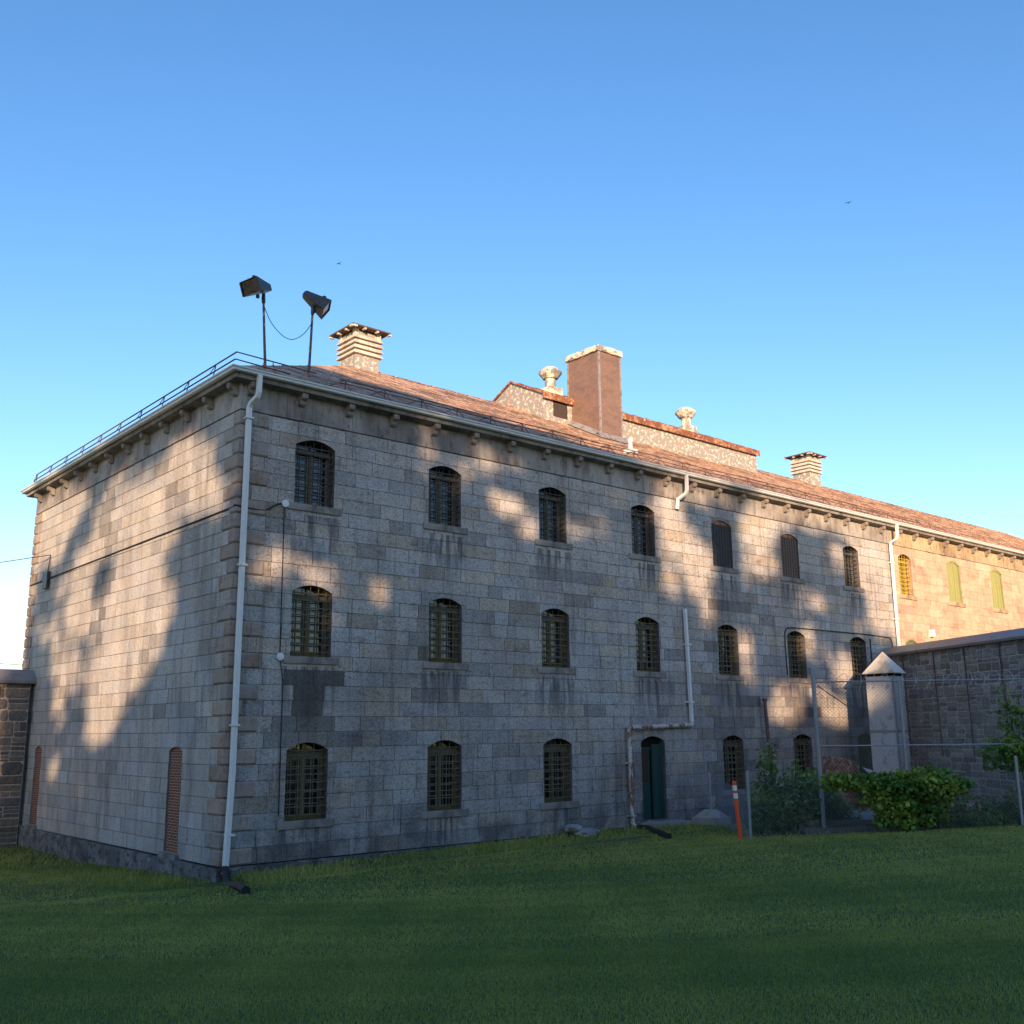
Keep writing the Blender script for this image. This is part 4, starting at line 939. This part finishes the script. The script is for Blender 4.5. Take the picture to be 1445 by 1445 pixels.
bush((B3.x, B3.y), 'upright bright green sapling with leafy shoots in front of the fieldstone wall',
     [(-.5, 0, 2.9, .22, .2, 1.3), (-.15, 0, 2.9, .16, .2, 1.0), (.5, 0, 2.7, .16, .16, 1.0), (.2, 0, 2.0, .9, .6, .6), (.8, .3, 1.7, .8, .6, .6), (-.8, .2, 2.0, .5, .4, .5), (.9, 0, .7, .8, .6, .8)], 4200, .15, 'leafsap', cat='sapling', name='sapling',
     stems=[((0, 0, -.1), (-.2, 0, 1.4), (-.5, 0, 4.0)), ((0, 0, -.1), (.1, 0, 1.5), (-.1, 0, 3.7)), ((.2, 0, -.1), (.4, 0, 1.5), (.55, 0, 3.5))])
B4 = FA+FD*6.6+FN*.7
bush((B4.x, B4.y), 'low dark undergrowth behind the fence between the vine bush and the sapling', [(0, 0, .3, 1.4, .6, .5), (1.6, .2, .4, 1.1, .6, .6)], 2200, .12, 'leafdark', cat='undergrowth', name='undergrowth')
# ------------------------------------------------------------------ birds
def bird(px, py, dist, s, label):
    c = CAM+(fw+rr*((px-722.5)/FPX)-uu*((py-722.5)/FPX))*dist
    mb = MB(); mb.tube([(-.16, 0, 0), (-.06, 0, .01), (.06, 0, .01), (.14, 0, 0), (.26, 0, 0)], [.01, .05, .045, .02, .03], 6)
    o = mb.build('bird', M['dark'], loc=c); o.scale = (s,)*3; o.rotation_euler.z = R(20); tag(o, label, 'bird', 'birds flying high in the sky')
    for k in (-1, 1):
        mb = MB(); mb.quad([(-.06, 0, .01), (.06, 0, .01), (.08, k*.2, .07), (-.03, k*.2, .08)]); mb.quad([(-.03, k*.2, .08), (.08, k*.2, .07), (.14, k*.42, .02)]); mb.build('wing', M['dark'], o)
bird(478, 372, 110, 1.0, 'tiny dark bird in the sky above the roof vent'); bird(1197, 286, 110, 1.0, 'tiny dark bird in the sky high at right')
# ------------------------------------------------------------------ trees across the yard behind the viewer (they throw the dappled shade)
CAN = """444444899999999999999999999999999999999999999999999999999999999999999999999999999999999999999999999999999999999999999999999999999999999999999999999998
544445999999999999999999999999999999999999999999999999999999999999999999999999999999999999999999999999999999999999999999999999999999999999999999999999
544445999999999999999999999999999999999999999999999999999999999999999999999999999999999999999999999999999999999999999999999999999999999999999999999999
544445999999999999999999999999999999999999999999999999999999999999999999999999999999999999999999999999999999999999999999999999999999999999999999999999
544445999999999879999999999999999999999999999999999999999999999999999999999999999999999999999999999999999999999999999999999999999999999999999999999999
544445999999999799999999999999999999999999999999999999999999999999999999999999999999999999999999999999999999999999999999999999999999999999999999999999
544445999996499999999999999999999999999999999999999999999999999999999999999999999999999999999999999999999999999999999999999999999999999999999999999999
544445999994499982128999999999999999999999999999999999999999999999999999999999999999999999999999999999999999999999999999999999999999999999999999999999
544445999999999920001899999999999999999999999999999999999999999999999999999999999999999999999999999999999999999999999999999999999999999999999999999999
544445999999999930000469999999999999999999999999999999999999999999999999999999999999999999999999999999999999999999999999999999999999999999999999999999
544445999998489900000004999999999999999999999999999999999999999999999999999999999999999999999999999999999999999999999999999999999999999999999999999999
544445999993289700000000299999999999999999999999999999999999999999999999999999999999999999999999999999999999999999999999999999999999999999999999999999
544445999992244620000000089999999999799999999999999999999999999999999999941028999999999999999999999999999999999999999999999999999999999999999999999999
544445999994111430000000019999999999799999999999999999999999999999999999930001992112899999999999999999999999999999999999999999999999999999999999999999
544445999962112740000000009999993385699499999999999999999999999999999998981001882000399999999999999999999999999999999999999999999999999999999999999999
544445999931125754000000039999993244599499999999999999999999999999999954997433445212399999999999999999999999999999999999999999999999999999999999999999
544445999942464212200000089999999699999999999999999999999999999999999963999996445788899999999999999999999999999999999999999999999999999999999999999999
544445999854621112000000599999999999999999999999999999999999999999999934999999999962389999999999999999999999999999999999999999999999999999999999999999
544445996544211125000000369984899999999999999999999999999999999999999922999999999931139999999999999999999999999999999999999999999999999999999999999999
544445965555211286000000037100699999999999999999999999999999999999479933999999335552128999999999999999999999999999999999999999999999999999999999999999
544445767877323599500001041001998999999999999999999999999999999999229999999999228695239999991000018999999999999999999999999999999999999999999999999999
544445789944321136400002220008998999999999999999999999999999984595139999999999329999999999990000000000018999999999999999999999999999999999999999999999
544445799643100000000000020019999999999999999999832999999999983352169999999999869999999999990000000000000000018999999999999999999999999999999999999999
544444499987620000000000022049999999999999999993263996689999994741149999999986699999976996780000000000000000000000018999999999999999999999999999999999
544444398368876000000000000189999999999999694992138996667999992121129995999997665589986650140000000000000000000000000000018999999999999999999999999999
544444360006898402310564202899999999999999583499999999977999991000129994466999765569999920000000000000000000000000000000000000018999999999999999999999
544444200000677621444899679999999999999999589645999999999999992000259994344599999989999900000000000000000000000000000000000000000000018999999999999999
544444100000367872269999999999999999999999589854559999999789950004799995353599999999999800000000000000000000000000000000000000000000000000001899999999
544444000000027999999999999999999999999999968999999999999989940018999992112899999999994100000000000000000000000000000000000000000000000000000000001898
444444000000049999999999999999999999999999999999999999999999970018999991001499999984660000000000000000000000000000000000000000000000000000000000000000
444444000002889810019999999999999999999999999999999999999999982015569992000189999973340000000000000000000000000000000000000000000000000000000000000000
444444000378810000009999999999999999999999999999999999999986667444344566100013899994360000000000000000000000000000000000000000000000000000000000000000
444444776000000000008999999999999999999999999999999998100004445455555588510000113478870000000000000000000000000000000000000000000000000000000000000000
444430000000000000001899999999999999999999999998100000000000000034444456543100000000000000000000000000000000000000000000000000000000000000000000000000
330000000000000000000000189999999999999998100000000000000000000000000034444444440000000000000000000000000000000000000000000000000000000000000000000000
000000000000000000000000000001899998100000000000000000000000000000000000000034443343000000000000000000000000000000000000000000000000000000000000000000
000000000000000000000000000000000000000000000000000000000000000000000000000000000033000000000000000000000000000000000000000000000000000000000000000000
000000000000000000000000000000000000000000000000000000000000000000000000000000000000000000000000000000000000000000000000000000000000000000000000000000
000000000000000000000000000000000000000000000000000000000000000000000000000000000000000000000000000000000000000000000000000000000000000000000000000000
000000000000000000000000000000000000000000000000000000000000000000000000000000000000000000000000000000000000000000000000000000000000000000000000000000
000000000000000000000000000000000000000000000000000000000000000000000000000000000000000000000000000000000000000000000000000000000000000000000000000000
000000000000000000000000000000000000000000000000000000000000000000000000000000000000000000000000000000000000000000000000000000000000000000000000000000
000000000000000000000000000000000000000000000000000000000000000000000000000000000000000000000000000000000000000000000000000000000000000000000000000000
000000000000000000000000000000000000000000000000000000000000000000000000000000000000000000000000000000000000000000000000000000000000000000000000000000""".split('\n')
U0, V0, CS = -14.0, -2.0, .45
RX = Vector((math.cos(AZ), -math.sin(AZ), 0)); FV = Vector((math.sin(AZ), math.cos(AZ), 0)); TE = math.tan(EL)
NU, NV = len(CAN[0]), len(CAN)
tr = random.Random(5); TW = 9.5; NT = 9; leaves = [MB() for _ in range(NT)]
def tree_of(u): return min(NT-1, max(0, int((u+26)/TW)))
def put(u, v, size, n):
    for _ in range(n):
        t = tr.uniform(60, 68); uu_ = u+tr.uniform(-.26, .26); v_ = v+tr.uniform(-.26, .26)
        c = RX*uu_-FV*t+Vector((0, 0, v_+t*TE)); mbx = leaves[tree_of(u)]
        nn = Vector((tr.gauss(0, 1)+1.6*sdir.x, tr.gauss(0, 1)+1.6*sdir.y, tr.gauss(0, 1))).normalized(); a = nn.orthogonal().normalized(); a.rotate(Matrix.Rotation(tr.uniform(0, 6.28), 3, nn)); b = nn.cross(a)
        k = tr.random(); mbx.quad([c-a*size*.5, c-b*size*.4, c+a*size*.5, c+b*size*.4], (k, k, k))
for j in range(NV):
    for i in range(NU):
        d = int(CAN[j][i])
        if i < 4: d = max(d, 5)
        n = {0: 0, 1: 0, 2: 0, 3: 1, 4: 2, 5: 2, 6: 4, 7: 8, 8: 18, 9: 34}[d]
        put(U0+CS*(i+.5), V0+CS*(j+.5), .42, n)
for i in range(int(76/.9)):
    for j in range(16):
        u = -26+.9*(i+.5); v = -2-.9*(j+.5); put(u, v, 1.3, 38)
for i in range(13):
    for j in range(18):
        put(-26+.9*(i+.5), -2+.9*(j+.5), .9, 6 if j < 8 else 3)
for k in range(NT):
    u = -26+TW*(k+.5); b = RX*u-FV*64; g = gz(b.x, b.y)
    e = empty('shade_tree', (b.x, b.y, g), 'tall leafy tree standing across the lawn behind the viewer', 'tree', 'trees across the lawn')
    mbx = leaves[k]; mbx.v = [(x-b.x, y-b.y, z-g) for x, y, z in mbx.v]; mbx.build('crown', M['treeleaf'], e)
    mb = MB(); mb.tube([(0, 0, -.3), (.1, 0, 4), (0, .1, 9), (.1, 0, 13)], [.45, .36, .26, .14], 10)
    for q_ in range(7):
        a = q_*2.4; mb.tube([(0, 0, 4+q_*.7), (math.cos(a)*1.6, math.sin(a)*1.2, 7+q_*.7), (math.cos(a)*3, math.sin(a)*2, 9+q_*.8)], [.14, .09, .03], 6)
    mb.build('trunk', M['bark'], e)
# ------------------------------------------------------------------ grass
def grass():
    R_ = np.random.default_rng(3); V = []; T = []
    def band(d0, d1, dens, h, wd, tw=.46):
        area = (d1*d1-d0*d0)*tw*1.25; n = int(area*dens)
        d = np.sqrt(R_.uniform(d0*d0, d1*d1, n)); th = R_.uniform(-.60, .60, n)
        x = CAM.x+(.653*np.cos(th)+.757*np.sin(th))*d/np.cos(th)*1.0; y = CAM.y+(.757*np.cos(th)-.653*np.sin(th))*d/np.cos(th)
        return x, y, h, wd
    for d0, d1, dens, h, wd in ((5.2, 9, 6500, .028, .0042), (9, 14, 3000, .032, .007), (14, 22, 900, .04, .012), (22, 34, 340, .045, .018), (34, 46, 120, .05, .025)):
        x, y, h, wd = band(d0, d1, dens, h, wd)
        z = np.array([gz(a, b) for a, b in zip(x, y)])
        # keep off the building, dirt
        keep = ~((x > -.2) & (y > -.2)) & ~((y > 16.6) & (x > -26) & (x < 0))
        dirtm = np.array([in_dirt(a, b) for a, b in zip(x, y)]); keep &= ~(dirtm & (R_.random(len(x)) > .12))
        yc = -.3-.26*x-.2*np.sin(x*.8)-.1*np.sin(x*2.9); keep &= ~((x > 3) & (x < 12.6) & (np.abs(y-yc) < .2+.2*np.abs(np.sin(x*1.3))) & (R_.random(len(x)) > .18))
        x, y, z, = x[keep], y[keep], z[keep]; dm = dirtm[keep]
        n = len(x); D = np.where(x < 0, np.where(y > 0, -x, 9), -y); rough = ((D < 2.2) | dm)
        hh = h*R_.uniform(.5, 1.25, n)*np.where(rough, R_.uniform(1, 4.0, n), 1); a = R_.uniform(0, 6.283, n)
        ln = R_.uniform(-.6, .6, (n, 2))*hh[:, None]
        p0 = np.stack([x-np.cos(a)*wd, y-np.sin(a)*wd, z-.01], 1); p1 = np.stack([x+np.cos(a)*wd, y+np.sin(a)*wd, z-.01], 1); p2 = np.stack([x+ln[:, 0], y+ln[:, 1], z+hh], 1)
        V.append(np.stack([p0, p1, p2], 1).reshape(-1, 3))
        pat = .42+.26*np.sin(x*.43+y*.31+np.sin(x*.2)*3)*np.sin(y*.37-x*.11+2)+.18*np.sin(x*.9+np.sin(y*.7)*2)*np.sin(y*.8+1)+R_.normal(0, .22, n)+.18*np.sin(x*3.1)*np.sin(y*2.7)
        T.append(np.clip(pat, 0, 1))
    V = np.concatenate(V); T = np.concatenate(T); n = len(T); me = bpy.data.meshes.new('grass')
    me.vertices.add(3*n); me.vertices.foreach_set('co', V.astype(np.float32).ravel()); me.loops.add(3*n); me.loops.foreach_set('vertex_index', np.arange(3*n, dtype=np.int32))
    me.polygons.add(n); me.polygons.foreach_set('loop_start', np.arange(0, 3*n, 3, dtype=np.int32)); me.update(); me.validate()
    at_ = me.color_attributes.new('tint', 'FLOAT_COLOR', 'POINT'); c = np.ones((3*n, 4), np.float32); c[:, :3] = np.repeat(T, 3)[:, None]; at_.data.foreach_set('color', c.ravel())
    me.materials.append(M['grassblade']); o = bpy.data.objects.new('grass', me); col.objects.link(o)
    tag(o, 'short mown green lawn grass in the shade before the building', 'grass', kind='stuff'); print('blades', n)
grass()
